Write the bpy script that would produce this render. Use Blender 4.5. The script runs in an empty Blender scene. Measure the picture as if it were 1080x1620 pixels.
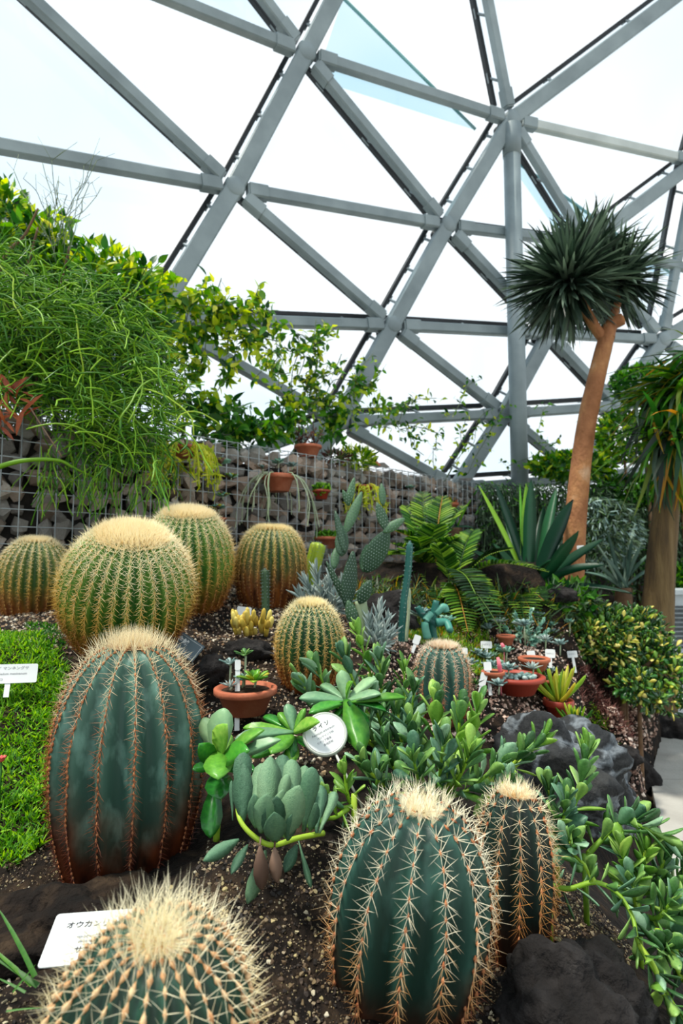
import bpy, bmesh, math, random
import numpy as np
from mathutils import Vector, Matrix, noise, Quaternion

random.seed(7)
rng = np.random.default_rng(7)
C = bpy.context.scene.collection
R = math.radians
F_PX = 900.0
CAM = Vector((0, 0, 1.5))
PITCH = math.atan(70 / 900)

# ------------------------------------------------------------------ camera
cd = bpy.data.cameras.new('camera'); cam = bpy.data.objects.new('camera', cd); C.objects.link(cam)
cam.location = CAM; cam.rotation_euler = (math.pi / 2 + PITCH, 0, 0)
cd.sensor_fit = 'VERTICAL'; cd.sensor_height = 36; cd.sensor_width = 24; cd.lens = 20
cd.clip_start = 0.05; cd.clip_end = 300
cd.dof.use_dof = True; cd.dof.focus_distance = 1.45; cd.dof.aperture_fstop = 4.0
S = bpy.context.scene
S.camera = cam

# ------------------------------------------------------------------ sky, sun, exposure
w = bpy.data.worlds.new('sky'); S.world = w; w.use_nodes = True
nt = w.node_tree; nt.nodes.clear()
wo = nt.nodes.new('ShaderNodeOutputWorld'); bg = nt.nodes.new('ShaderNodeBackground')
tc = nt.nodes.new('ShaderNodeTexCoord'); nz = nt.nodes.new('ShaderNodeTexNoise'); cr = nt.nodes.new('ShaderNodeValToRGB')
nz.inputs['Scale'].default_value = 1.6; nz.inputs['Detail'].default_value = 4
nt.links.new(tc.outputs['Generated'], nz.inputs['Vector']); nt.links.new(nz.outputs['Fac'], cr.inputs['Fac'])
cr.color_ramp.elements[0].position = .35; cr.color_ramp.elements[0].color = (.66, .86, 1, 1)
cr.color_ramp.elements[1].position = .6; cr.color_ramp.elements[1].color = (.97, .99, 1, 1)
nt.links.new(cr.outputs['Color'], bg.inputs['Color']); bg.inputs['Strength'].default_value = 1.05
nt.links.new(bg.outputs['Background'], wo.inputs['Surface'])
sd = bpy.data.lights.new('sun', 'SUN'); sun = bpy.data.objects.new('sun', sd); C.objects.link(sun)
sd.energy = 3.7; sd.angle = R(7); sd.color = (1, .95, .84)
sun.location = (-3, 0, 9)
sun.rotation_euler = Vector((.38, .05, -1)).to_track_quat('-Z', 'Y').to_euler()
vs = S.view_settings
vs.view_transform = 'Standard'; vs.look = 'None'; vs.gamma = 1; vs.exposure = 0.25; vs.use_curve_mapping = False

# ------------------------------------------------------------------ helpers
cp, sp = math.cos(PITCH), math.sin(PITCH)
def P(u, v, Y):
    """point of the place that lies at distance Y ahead along the ray of (u, v)"""
    x = (u - 540) / F_PX; z = (810 - v) / F_PX
    d = Vector((x, cp - z * sp, sp + z * cp))
    return CAM + d * (Y / d.y)
def proj(p):
    q = p - CAM; f = q.y * cp + q.z * sp; zz = -q.y * sp + q.z * cp
    if f < .05: return (-9999, -9999)
    return (540 + F_PX * q.x / f, 810 - F_PX * zz / f)
def srgb(h):
    o = []
    for i in (0, 2, 4):
        c = int(h[i:i + 2], 16) / 255
        o.append(c / 12.92 if c < .04045 else ((c + .055) / 1.055) ** 2.4)
    return (*o, 1)

class MB:
    def __init__(s): s.v = []; s.f = []; s.r = []; s.c = []
    def add(s, v, f, r=0.0):
        o = len(s.v); s.v += [tuple(q) for q in v]; s.f += [tuple(i + o for i in g) for g in f]; s.r += [r] * len(v)
    def mesh(s, name, mat, smooth=True, origin=None, extra=None):
        me = bpy.data.meshes.new(name)
        v = s.v
        if origin is not None: v = [(a - origin[0], b - origin[1], c - origin[2]) for a, b, c in v]
        me.from_pydata(v, [], s.f)
        if smooth: me.polygons.foreach_set('use_smooth', [True] * len(s.f))
        if s.r:
            a = me.attributes.new('rnd', 'FLOAT', 'POINT'); a.data.foreach_set('value', s.r)
        if extra:
            a = me.attributes.new('crest', 'FLOAT', 'POINT'); a.data.foreach_set('value', extra)
        if mat: me.materials.append(mat)
        me.update(); return me
    def build(s, name, mat, parent=None, smooth=True, world=True, stuff=False, extra=None):
        og = None
        if parent is not None and world: og = gloc(parent)
        o = bpy.data.objects.new(name, s.mesh(name, mat, smooth, og, extra)); C.objects.link(o); o.parent = parent
        if stuff: o['kind'] = 'stuff'
        return o
def gloc(o):
    l = Vector((0, 0, 0))
    while o is not None: l = l + o.location; o = o.parent
    return l
def thing(name, label, cat, loc=(0, 0, 0), group=None, rot=None):
    o = bpy.data.objects.new(name, None); C.objects.link(o); o.location = loc; o.empty_display_size = .1
    if rot: o.rotation_euler = rot
    o['label'] = label; o['category'] = cat
    if group: o['group'] = group
    return o
def tag(o, label, cat, group=None):
    o['label'] = label; o['category'] = cat
    if group: o['group'] = group
    return o
def single(mb, name, mat, label, cat, loc, smooth=True, group=None):
    """a thing that is one mesh, its origin at loc"""
    o = bpy.data.objects.new(name, mb.mesh(name, mat, smooth, loc)); C.objects.link(o); o.location = loc
    return tag(o, label, cat, group)

def tube(mb, pts, rad, n=6, r=0.0, cap=True):
    pts = [Vector(p) for p in pts]; m = len(pts)
    if not hasattr(rad, '__len__'): rad = [rad] * m
    V = []; up = Vector((.13, .2, 1)).normalized()
    for i, p in enumerate(pts):
        t = (pts[min(i + 1, m - 1)] - pts[max(i - 1, 0)])
        if t.length < 1e-9: t = Vector((0, 0, 1))
        t.normalize()
        a = t.cross(up)
        if a.length < .1: a = t.cross(Vector((1, 0, 0)))
        a.normalize(); b = t.cross(a)
        for k in range(n):
            q = 2 * math.pi * k / n
            V.append(p + (a * math.cos(q) + b * math.sin(q)) * rad[i])
    Fc = [(i * n + k, i * n + (k + 1) % n, (i + 1) * n + (k + 1) % n, (i + 1) * n + k) for i in range(m - 1) for k in range(n)]
    if cap: Fc += [tuple(range(n))[::-1], tuple(range((m - 1) * n, m * n))]
    mb.add(V, Fc, r)
def spline(pts, n=10):
    pts = [Vector(p) for p in pts]; out = []
    for i in range(len(pts) - 1):
        p0, p1, p2, p3 = pts[max(i - 1, 0)], pts[i], pts[i + 1], pts[min(i + 2, len(pts) - 1)]
        for k in range(n):
            t = k / n
            out.append(.5 * ((2 * p1) + (p2 - p0) * t + (2 * p0 - 5 * p1 + 4 * p2 - p3) * t * t + (3 * p1 - p0 - 3 * p2 + p3) * t ** 3))
    out.append(pts[-1]); return out
def box(mb, c, ax, ay, az, r=0.0):
    """box with centre c and half-axis vectors"""
    c = Vector(c); V = [c + ax * i + ay * j + az * k for i in (-1, 1) for j in (-1, 1) for k in (-1, 1)]
    mb.add(V, [(0, 1, 3, 2), (4, 6, 7, 5), (0, 4, 5, 1), (2, 3, 7, 6), (0, 2, 6, 4), (1, 5, 7, 3)], r)
def bar(mb, a, b, side, nrm, hw, hd, ch=.25, r=0.0):
    """a chamfered rectangular profile from a to b"""
    cx = min(hw, hd) * ch
    prof = [(-hw + cx, -hd), (hw - cx, -hd), (hw, -hd + cx), (hw, hd - cx), (hw - cx, hd), (-hw + cx, hd), (-hw, hd - cx), (-hw, -hd + cx)]
    V = [p + side * x + nrm * y for p in (a, b) for x, y in prof]
    mb.add(V, [(k, (k + 1) % 8, 8 + (k + 1) % 8, 8 + k) for k in range(8)] + [tuple(range(7, -1, -1)), tuple(range(8, 16))], r)
def lathe(mb, prof, c, n=28, r=0.0, tilt=None):
    c = Vector(c); q = tilt or Quaternion()
    V = [c + q @ Vector((a * math.cos(2 * math.pi * k / n), a * math.sin(2 * math.pi * k / n), z)) for a, z in prof for k in range(n)]
    m = len(prof)
    Fc = [(i * n + k, i * n + (k + 1) % n, (i + 1) * n + (k + 1) % n, (i + 1) * n + k) for i in range(m - 1) for k in range(n)]
    Fc += [tuple(range(n))[::-1], tuple(range((m - 1) * n, m * n))]
    mb.add(V, Fc, r)

# ------------------------------------------------------------------ materials
def mat(name, ramp, rough=.6, scale=8., detail=5., bump=0., bscale=None, trans=0., spec=.5, coords='Object', metal=0., rnd=.0, rndramp=None, coat=0., sss=0.):
    """procedural material: noise through a ramp, optional per-piece random tint, bump and translucency"""
    m = bpy.data.materials.new(name); m.use_nodes = True; t = m.node_tree; N = t.nodes; L = t.links; N.clear()
    out = N.new('ShaderNodeOutputMaterial'); b = N.new('ShaderNodeBsdfPrincipled')
    tc = N.new('ShaderNodeTexCoord'); no = N.new('ShaderNodeTexNoise'); rp = N.new('ShaderNodeValToRGB')
    no.inputs['Scale'].default_value = scale; no.inputs['Detail'].default_value = detail
    L.new(tc.outputs[coords], no.inputs['Vector'])
    e = rp.color_ramp.elements
    while len(e) < len(ramp): e.new(.5)
    for i, (p, c) in enumerate(ramp): e[i].position = p; e[i].color = srgb(c)
    if rnd:
        at = N.new('ShaderNodeAttribute'); at.attribute_name = 'rnd'
        oi = N.new('ShaderNodeObjectInfo'); ad = N.new('ShaderNodeMath'); ad.operation = 'ADD'
        L.new(at.outputs['Fac'], ad.inputs[0]); L.new(oi.outputs['Random'], ad.inputs[1])
        fr = N.new('ShaderNodeMath'); fr.operation = 'FRACT'; L.new(ad.outputs[0], fr.inputs[0])
        mx = N.new('ShaderNodeMix'); mx.data_type = 'FLOAT'; mx.inputs[0].default_value = rnd
        L.new(no.outputs['Fac'], mx.inputs[2]); L.new(fr.outputs[0], mx.inputs[3]); L.new(mx.outputs[0], rp.inputs['Fac'])
    else: L.new(no.outputs['Fac'], rp.inputs['Fac'])
    L.new(rp.outputs['Color'], b.inputs['Base Color'])
    b.inputs['Roughness'].default_value = rough; b.inputs['Metallic'].default_value = metal
    b.inputs['Specular IOR Level'].default_value = spec; b.inputs['Coat Weight'].default_value = coat
    if bump:
        n2 = N.new('ShaderNodeTexNoise'); n2.inputs['Scale'].default_value = bscale or scale * 3; n2.inputs['Detail'].default_value = 6
        L.new(tc.outputs[coords], n2.inputs['Vector'])
        bu = N.new('ShaderNodeBump'); bu.inputs['Strength'].default_value = bump; bu.inputs['Distance'].default_value = .02
        L.new(n2.outputs['Fac'], bu.inputs['Height']); L.new(bu.outputs['Normal'], b.inputs['Normal'])
    if trans:
        tr = N.new('ShaderNodeBsdfTranslucent'); ms = N.new('ShaderNodeMixShader'); ms.inputs[0].default_value = trans
        hs = N.new('ShaderNodeHueSaturation'); hs.inputs['Hue'].default_value = .485; hs.inputs['Value'].default_value = 1.5; hs.inputs['Saturation'].default_value = 1.1
        L.new(rp.outputs['Color'], hs.inputs['Color']); L.new(hs.outputs['Color'], tr.inputs['Color'])
        L.new(b.outputs[0], ms.inputs[1]); L.new(tr.outputs[0], ms.inputs[2]); L.new(ms.outputs[0], out.inputs['Surface'])
    else: L.new(b.outputs[0], out.inputs['Surface'])
    return m

M = {}
M['steel'] = mat('painted_steel', [(.3, '6f7b7e'), (.7, '8c989a')], .5, 2.5, 6, .1, 20, metal=.1)
M['steel_pale'] = mat('pale_steel', [(.3, 'a5aca9'), (.7, 'c3c9c4')], .5, 2.5, 6)
M['dark_bar'] = mat('black_gasket', [(.3, '0b0f13'), (.7, '1a2127')], .6, 4)
M['bracket'] = mat('bracket_steel', [(.3, '6d777b'), (.7, '8e979a')], .45, 6, metal=.2)
M['soil'] = mat('soil', [(.3, '0c0907'), (.5, '1c1510'), (.62, '30251b'), (.78, '4f3f2e')], .95, 14, 12, .9, 60, spec=.2)
M['pebble'] = mat('pebble', [(.0, '2c211c'), (.22, '4f3a2c'), (.4, '8a6a4a'), (.55, '7f746c'), (.7, 'a98f6c'), (.85, 'c2b49c'), (1, 'e4dccb')], .75, 30, 3, .2, 90, rnd=.95)
M['pebble_dark'] = mat('pebble_dark', [(.0, '15100d'), (.3, '2f231b'), (.5, '54412f'), (.68, '6d5a3c'), (.82, '8f8068'), (.93, 'a89868'), (1, 'd6cfc0')], .75, 30, 3, .2, 90, rnd=.95)
M['pebble_pink'] = mat('pebble_pink', [(.0, '4a342c'), (.35, '9a7a6a'), (.65, 'c8a996'), (1, 'e8d8ca')], .75, 30, 3, .2, 90, rnd=.95)
M['concrete'] = mat('path_concrete', [(.3, '96928a'), (.5, 'a9a69e'), (.7, 'b8b5ad')], .85, 3, 10, .25, 60)
M['stone'] = mat('wall_stone', [(.0, '4f4a46'), (.2, '7d7872'), (.4, 'a09c94'), (.6, '94806f'), (.78, 'b59e8c'), (.9, 'c8c2b8'), (1, '9aa0a2')], .85, 12, 6, .6, 40, rnd=.75)
M['wire'] = mat('galvanised_wire', [(.3, '8e9597'), (.7, 'b8bfc0')], .45, 10, metal=.4)
M['core'] = mat('wall_core', [(.3, '1a1715'), (.7, '35302c')], .95, 9, 6, .5)
M['lava'] = mat('lava_rock', [(.3, '0f0d0c'), (.5, '1e1b1a'), (.64, '2d2a29'), (.8, '57534f')], .95, 14, 12, 1., 48, spec=.25)
M['rock_vein'] = mat('veined_rock', [(.3, '17181a'), (.48, '26282a'), (.515, '747b80'), (.55, '232527'), (.66, '3a3a38'), (.72, '86703f')], .8, 3.6, 8, .9, 24, spec=.35)
M['terracotta'] = mat('terracotta', [(.3, '9a4f33'), (.55, 'b56444'), (.75, 'c98364')], .8, 9, 6, .15, 60)
M['red_pot'] = mat('red_plastic_pot', [(.3, '93301f'), (.7, 'a83f2a')], .5, 5)
M['compost'] = mat('compost', [(.3, '17110d'), (.7, '453527')], .95, 60, 6, .8, 90, spec=.2)
def leafmat(n, a, b, c, rough=.4, trans=.2, sc=14, rnd=.6, coat=0., bump=.05, spec=.45):
    M[n] = mat(n, [(.2, a), (.5, b), (.85, c)], rough, sc, 4, bump, 60, trans, rnd=rnd, coat=coat, spec=spec); return M[n]
leafmat('spoon', '30592f', '5c8f4a', '9ac062', .42, .18)
leafmat('spoon_blue', '3f6a50', '689672', '9cc09a', .45, .12)
leafmat('spoon_bright', '5a8f35', '85b548', 'b4d468', .42, .28)
leafmat('paddle', '428a2c', '74b640', 'bcdc6c', .32, .3, 9, .45)
leafmat('paddle_dark', '1d5a22', '348a2c', '5cab34', .28, .15, 12, .5, .3)
leafmat('paddle_pale', '6f9f78', '98c08d', 'bfdba6', .4, .2, 8)
leafmat('dusty', '3a6046', '5c8866', '86ab80', .55, .1, 25, .6, bump=.3)
leafmat('silver', '7c918f', 'a3b5b0', 'cad5ce', .6, .1)
leafmat('silver_blue', '51706c', '7c9a96', 'b4cac4', .6, .1)
leafmat('vine', '2f6410', '5f9318', 'b4c92c', .45, .5, 8, .9)
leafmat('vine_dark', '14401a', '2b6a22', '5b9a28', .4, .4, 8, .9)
leafmat('yellow_leaf', '8fae1c', 'c3d03a', 'e6e35e', .45, .5)
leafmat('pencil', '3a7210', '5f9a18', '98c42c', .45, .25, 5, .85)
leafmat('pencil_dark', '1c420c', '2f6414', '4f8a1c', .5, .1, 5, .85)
leafmat('sword', '0a2c20', '14452c', '246038', .35, .25, 4, .7)
leafmat('sword_light', '3b8a22', '6ab32c', 'b6d84c', .35, .35, 4, .7)
leafmat('sword_grey', '4e6f63', '7c9c88', 'adc4ad', .5, .15, 4, .8)
leafmat('frond', '20501a', '4c8420', '9fbf45', .4, .45, 8, .8)
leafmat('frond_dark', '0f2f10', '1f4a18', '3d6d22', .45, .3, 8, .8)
leafmat('yucca', '17261b', '304436', '6c826c', .45, .15, 5, .9)
leafmat('jade', '16401a', '2f6a24', '6f9c34', .3, .15, 8, .9, .3)
leafmat('jade_yellow', '8fa82c', 'd0cf52', 'f0e68a', .35, .25, 8, .9)
leafmat('moss', '35700f', '5a9c14', '9ccc2c', .6, .4, 6, .8)
leafmat('grass', '2b5a1c', '3f7a26', '6f9c3c', .5, .3)
leafmat('hanging_grey', '1d3320', '33502e', '6f8a66', .6, .2, 6, .9)
leafmat('strap', '4a6a1c', '82952c', 'c08a2c', .5, .35, 4, .9)
leafmat('blue_cactus', '1f5f56', '2f7f70', '5fa08c', .5, .05)
leafmat('pad', '264430', '38593c', '4f7650', .55, .05)
leafmat('red_moss', '3a1e1a', '5c342c', '86564a', .8, .1)
leafmat('dead_leaf', '5e4638', '8f7360', 'b49c86', .8, .2, 20)
leafmat('orange_leaf', '6e2a18', 'a8502a', 'c07a3a', .5, .25)
leafmat('finger', '5a8a1e', '8cb42c', 'd3c843', .45, .25, 10, .7)
leafmat('thimble', 'a8892a', 'cfb545', 'e8d878', .7, .1)
leafmat('stem_green', '6d9a2c', '93bb32', 'b5d040', .45, .15)
leafmat('stem_pale', '8aa079', 'a9b894', 'c6cdb0', .6, .1)
leafmat('bark', '3a2a1c', '5d452e', '86684a', .85, 0, 12, .2)
leafmat('twig', '3d4a3a', '5b6b4f', '7d8a62', .7, 0)
leafmat('rosette', '4f8a78', '7fb09a', 'b3d4bd', .5, .12)
M['white'] = mat('label_white', [(.3, 'cdd1d0'), (.7, 'e0e2e0')], .35, 6)
M['slate'] = mat('label_slate', [(.3, '3c4d54'), (.7, '55676e')], .35, 6)
M['ink'] = mat('ink', [(.3, '1c1c20'), (.7, '2c2c32')], .6, 6)
M['ink_grey'] = mat('ink_grey', [(.3, '8a8c90'), (.7, '9a9c9f')], .6, 6)
M['aluminium'] = mat('aluminium_rim', [(.3, 'aab0a4'), (.7, 'c6cabd')], .4, 6, metal=.2)
M['pink'] = mat('pink_bud', [(.3, 'd0506a'), (.7, 'ee8a90')], .5, 20)
M['red'] = mat('red_flower', [(.3, 'cf3b3a'), (.7, 'ef6a5c')], .5, 20)
M['enamel'] = mat('enamel_white', [(.3, 'a9b3b8'), (.7, 'c3ccd0')], .4, 4)
M['grille'] = mat('grille_grey', [(.3, '3d4549'), (.7, '565e62')], .6, 30)

def trunkmat(name, ramp, zs):
    m = mat(name, ramp, .8, 3, 8, .6, 18)
    t = m.node_tree; N = t.nodes; no = [n for n in N if n.type == 'TEX_NOISE'][0]
    mp = N.new('ShaderNodeMapping'); mp.inputs['Scale'].default_value = zs
    t.links.new([n for n in N if n.type == 'TEX_COORD'][0].outputs['Object'], mp.inputs['Vector'])
    for n in N:
        if n.type == 'TEX_NOISE': t.links.new(mp.outputs[0], n.inputs['Vector'])
    return m
M['trunk'] = trunkmat('yucca_trunk', [(.25, '7a4a24'), (.45, '95603a'), (.6, 'ab7648'), (.8, 'c9a888')], (2.5, 2.5, 1.6))
M['trunk2'] = trunkmat('old_trunk', [(.25, '2a1d0c'), (.45, '54401f'), (.62, '6b5632'), (.85, '8f7f66')], (5, 5, .6))

def glassmat(name, col, gl):
    m = bpy.data.materials.new(name); m.use_nodes = True; t = m.node_tree; N = t.nodes; N.clear()
    o = N.new('ShaderNodeOutputMaterial'); a = N.new('ShaderNodeBsdfTransparent'); g = N.new('ShaderNodeBsdfGlossy'); x = N.new('ShaderNodeMixShader')
    no = N.new('ShaderNodeTexNoise'); rp = N.new('ShaderNodeValToRGB'); no.inputs['Scale'].default_value = .5
    rp.color_ramp.elements[0].color = srgb(col); rp.color_ramp.elements[1].color = (1, 1, 1, 1)
    rp.color_ramp.elements[0].position = .3; rp.color_ramp.elements[1].position = .75
    t.links.new(no.outputs['Fac'], rp.inputs['Fac']); t.links.new(rp.outputs['Color'], a.inputs['Color'])
    g.inputs['Roughness'].default_value = .1; x.inputs[0].default_value = gl
    t.links.new(a.outputs[0], x.inputs[1]); t.links.new(g.outputs[0], x.inputs[2]); t.links.new(x.outputs[0], o.inputs['Surface'])
    return m
M['pane'] = glassmat('clear_pane', 'f4fbff', .02)
M['pane_blue'] = glassmat('tinted_pane', 'd9edf4', .03)
M['pane_edge'] = mat('pane_edge', [(.3, '5d9a9a'), (.7, '86bcbc')], .3, 3)

def cactus_mat(name, groove, crest, brown, H, b0, b1, mott=None, topc=None):
    m = bpy.data.materials.new(name); m.use_nodes = True; t = m.node_tree; N = t.nodes; L = t.links; N.clear()
    out = N.new('ShaderNodeOutputMaterial'); b = N.new('ShaderNodeBsdfPrincipled'); L.new(b.outputs[0], out.inputs['Surface'])
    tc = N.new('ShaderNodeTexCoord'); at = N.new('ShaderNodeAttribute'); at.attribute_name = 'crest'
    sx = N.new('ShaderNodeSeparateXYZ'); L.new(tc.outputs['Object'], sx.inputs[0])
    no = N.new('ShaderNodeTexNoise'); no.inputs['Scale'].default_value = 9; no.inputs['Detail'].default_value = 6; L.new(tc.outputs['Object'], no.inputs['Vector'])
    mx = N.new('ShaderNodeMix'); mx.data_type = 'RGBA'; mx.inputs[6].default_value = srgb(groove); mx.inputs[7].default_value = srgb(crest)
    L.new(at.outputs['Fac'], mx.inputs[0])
    # mottling
    mo = N.new('ShaderNodeMix'); mo.data_type = 'RGBA'; mo.inputs[7].default_value = srgb(mott or crest)
    n2 = N.new('ShaderNodeTexNoise'); n2.inputs['Scale'].default_value = 26; n2.inputs['Detail'].default_value = 5
    mp = N.new('ShaderNodeMapping'); mp.inputs['Scale'].default_value = (1, 1, .45); L.new(tc.outputs['Object'], mp.inputs[0]); L.new(mp.outputs[0], n2.inputs['Vector'])
    mr0 = N.new('ShaderNodeMapRange'); mr0.inputs[1].default_value = .5; mr0.inputs[2].default_value = .72; mr0.inputs[4].default_value = .7
    L.new(n2.outputs['Fac'], mr0.inputs[0]); L.new(mr0.outputs[0], mo.inputs[0]); L.new(mx.outputs[2], mo.inputs[6])
    # brown cork from the base upwards: height + noise, stronger on the crests
    a1 = N.new('ShaderNodeMath'); a1.operation = 'MULTIPLY_ADD'; a1.inputs[1].default_value = .35; L.new(no.outputs['Fac'], a1.inputs[0])
    dv = N.new('ShaderNodeMath'); dv.operation = 'DIVIDE'; dv.inputs[1].default_value = H; L.new(sx.outputs['Z'], dv.inputs[0]); L.new(dv.outputs[0], a1.inputs[2])
    a2 = N.new('ShaderNodeMath'); a2.operation = 'MULTIPLY_ADD'; a2.inputs[1].default_value = -.16; L.new(at.outputs['Fac'], a2.inputs[0]); L.new(a1.outputs[0], a2.inputs[2])
    mr = N.new('ShaderNodeMapRange'); mr.inputs[1].default_value = b0 + .1; mr.inputs[2].default_value = b1 + .1; mr.interpolation_type = 'SMOOTHSTEP'
    L.new(a2.outputs[0], mr.inputs[0])
    br = N.new('ShaderNodeValToRGB'); e = br.color_ramp.elements; e[0].position = .35; e[0].color = srgb(brown[0]); e[1].position = .65; e[1].color = srgb(brown[1]); L.new(n2.outputs['Fac'], br.inputs[0])
    fx = N.new('ShaderNodeMix'); fx.data_type = 'RGBA'; L.new(mr.outputs[0], fx.inputs[0]); L.new(br.outputs[0], fx.inputs[6]); L.new(mo.outputs[2], fx.inputs[7])
    L.new(fx.outputs[2], b.inputs['Base Color']); b.inputs['Roughness'].default_value = .5; b.inputs['Specular IOR Level'].default_value = .4
    bu = N.new('ShaderNodeBump'); bu.inputs['Strength'].default_value = .25; bu.inputs['Distance'].default_value = .01; L.new(n2.outputs['Fac'], bu.inputs['Height']); L.new(bu.outputs[0], b.inputs['Normal'])
    return m
def spine_mat(name, low, mid, top, H, z0=.1, z1=.5, z2=.85):
    m = bpy.data.materials.new(name); m.use_nodes = True; t = m.node_tree; N = t.nodes; L = t.links
    b = N['Principled BSDF']; tc = N.new('ShaderNodeTexCoord'); sx = N.new('ShaderNodeSeparateXYZ'); L.new(tc.outputs['Object'], sx.inputs[0])
    at = N.new('ShaderNodeAttribute'); at.attribute_name = 'rnd'
    dv = N.new('ShaderNodeMath'); dv.operation = 'DIVIDE'; dv.inputs[1].default_value = H; L.new(sx.outputs['Z'], dv.inputs[0])
    ma = N.new('ShaderNodeMath'); ma.operation = 'MULTIPLY_ADD'; ma.inputs[1].default_value = .22; L.new(at.outputs['Fac'], ma.inputs[0]); L.new(dv.outputs[0], ma.inputs[2])
    rp = N.new('ShaderNodeValToRGB'); e = rp.color_ramp.elements; e.new(.5)
    for i, (p, c) in enumerate(((z0 + .1, low), (z1 + .1, mid), (z2 + .1, top))): e[i].position = min(p, 1); e[i].color = srgb(c)
    L.new(ma.outputs[0], rp.inputs[0]); L.new(rp.outputs[0], b.inputs['Base Color']); b.inputs['Roughness'].default_value = .5
    return m

# ------------------------------------------------------------------ ground form
GP = [(620,1575,1.12),(195,1385,1.5),(290,1640,.85),(810,1500,1.28),(30,1330,1.5),(30,1020,2.25),(110,1380,1.45),(195,1012,2.45),(50,968,3.0),(295,957,2.95),
      (427,957,3.2),(370,1005,2.7),(388,1130,2.05),(487,1078,2.35),(560,950,3.6),(0,985,2.6),(697,1125,2.5),(620,1210,1.7),(450,1340,1.3),(440,1210,1.7),(650,1005,3.2),
      (760,1065,3.0),(830,1085,3.0),(880,1150,2.8),(905,985,4.3),(960,1100,3.6),(950,1200,3.1),(1000,1060,4.4),(1035,1015,5.5),(940,1600,1.1),(865,1105,2.95),(845,1080,3.0),(800,1038,3.3),(828,1005,3.5),(872,1052,3.1),(905,1056,3.15),(900,990,3.8),(912,1168,2.7),(690,1018,2.95),(398,1006,2.55),(420,988,2.75),(574,1018,2.75),(642,1016,2.93),(800,1100,2.75)]
ctrl = [tuple(P(*g)) for g in GP] + [(1.6,2.75,-.06),(1.93,3.65,-.06),(2.85,5.2,-.06),(3.8,6.3,-.06),(1.4,2.0,-.06),(1.3,1.2,-.06),(1.3,.3,-.06),(3,3,-.06),(5,5,-.06),(3,1,-.06),
      (1.5,3.3,.12),(1.6,3.6,.08),(1.8,4.0,.1),(2.52,4.65,.78),(2.75,5.6,.95),(2.5,4.35,.3),(.9,1.1,.42),(.95,.3,.4),(.95,1.55,.33),(1.15,2.2,.18),(1.42,2.8,.05),(0,.2,.6),(-1,.8,.66),(-1.5,1.5,.85),(-2.5,2.5,1.15),(-2.2,3.5,1.25),(0,5.1,1.3),(1,6.1,1.2),(-1,4.1,1.3),
      (-4,2,1.2),(-4,5,1.3),(2.3,6.6,1.0),(3.2,6.4,.6),(0,8,1.0),(-1,0,.6),(-4,0,.9),(3.5,8,.8),(6,7,.0)]
ct = np.array(ctrl)
def tps_fit(p):
    n = len(p); d = np.linalg.norm(p[:, None, :2] - p[None, :, :2], axis=2)
    K = np.where(d > 0, d * d * np.log(d + 1e-9), 0) + np.eye(n) * .004
    A = np.zeros((n + 3, n + 3)); A[:n, :n] = K; A[:n, n] = 1; A[:n, n + 1:] = p[:, :2]; A[n, :n] = 1; A[n + 1:, :n] = p[:, :2].T
    return np.linalg.solve(A, np.concatenate([p[:, 2], [0, 0, 0]]))
TW = tps_fit(ct)
GX0, GX1, GY0, GY1, GS = -5.0, 6.5, -.6, 9.0, .05
gx = np.arange(GX0, GX1 + .001, GS); gy = np.arange(GY0, GY1 + .001, GS)
XX, YY = np.meshgrid(gx, gy); Q = np.stack([XX.ravel(), YY.ravel()], 1)
dd = np.linalg.norm(Q[:, None, :] - ct[None, :, :2], axis=2)
ZZ = (np.where(dd > 0, dd * dd * np.log(dd + 1e-9), 0) @ TW[:-3] + TW[-3] + Q @ TW[-2:]).clip(-.008, 1.45).reshape(XX.shape)
EDGE = [(1.2,-.6),(1.24,.6),(1.32,1.6),(1.5,2.7),(1.82,3.53),(2.22,4.2),(2.87,5.2),(3.62,6.3),(5.1,7.6),(6.5,8.7)]
ex = np.interp(YY, [e[1] for e in EDGE], [e[0] for e in EDGE])
ZZ = np.where(XX > ex - .02, -.06, ZZ)
for j in range(ZZ.shape[0]):
    for i in range(ZZ.shape[1]):
        if ZZ[j, i] > -.006:
            v = Vector((XX[j, i], YY[j, i], 0)); ZZ[j, i] += .018 * noise.noise(v * 5) + .012 * noise.noise(v * 13)
def gz(x, y):
    a = min(max((x - GX0) / GS, 0), len(gx) - 1.001); b = min(max((y - GY0) / GS, 0), len(gy) - 1.001)
    i, j = int(a), int(b); a -= i; b -= j
    return float((ZZ[j, i] * (1 - a) + ZZ[j, i + 1] * a) * (1 - b) + (ZZ[j + 1, i] * (1 - a) + ZZ[j + 1, i + 1] * a) * b)
def G(u, v):
    """the point of the ground met by the ray of (u, v)"""
    x = (u - 540) / F_PX; z = (810 - v) / F_PX
    d = Vector((x, cp - z * sp, sp + z * cp)); d = d / d.y; Y = .35
    while Y < 9:
        p = CAM + d * Y
        if p.z <= gz(p.x, p.y): return p
        Y += .012
    return CAM + d * 9
nx, ny = len(gx), len(gy)
mb = MB(); mb.add([(float(XX[j, i]), float(YY[j, i]), float(ZZ[j, i])) for j in range(ny) for i in range(nx)],
                  [(j * nx + i, j * nx + i + 1, (j + 1) * nx + i + 1, (j + 1) * nx + i) for j in range(ny - 1) for i in range(nx - 1)])
floor = mb.build('floor', M['soil']); floor['kind'] = 'structure'
mb = MB(); n = 48
mb.add([(4 + 32 * math.cos(k * 2 * math.pi / n), 0 + 32 * math.sin(k * 2 * math.pi / n), -.09) for k in range(n)] + [(4, 0, -.09)], [(k, (k + 1) % n, n) for k in range(n)])
sub = mb.build('ground_around', M['concrete']); sub['kind'] = 'structure'

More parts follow.
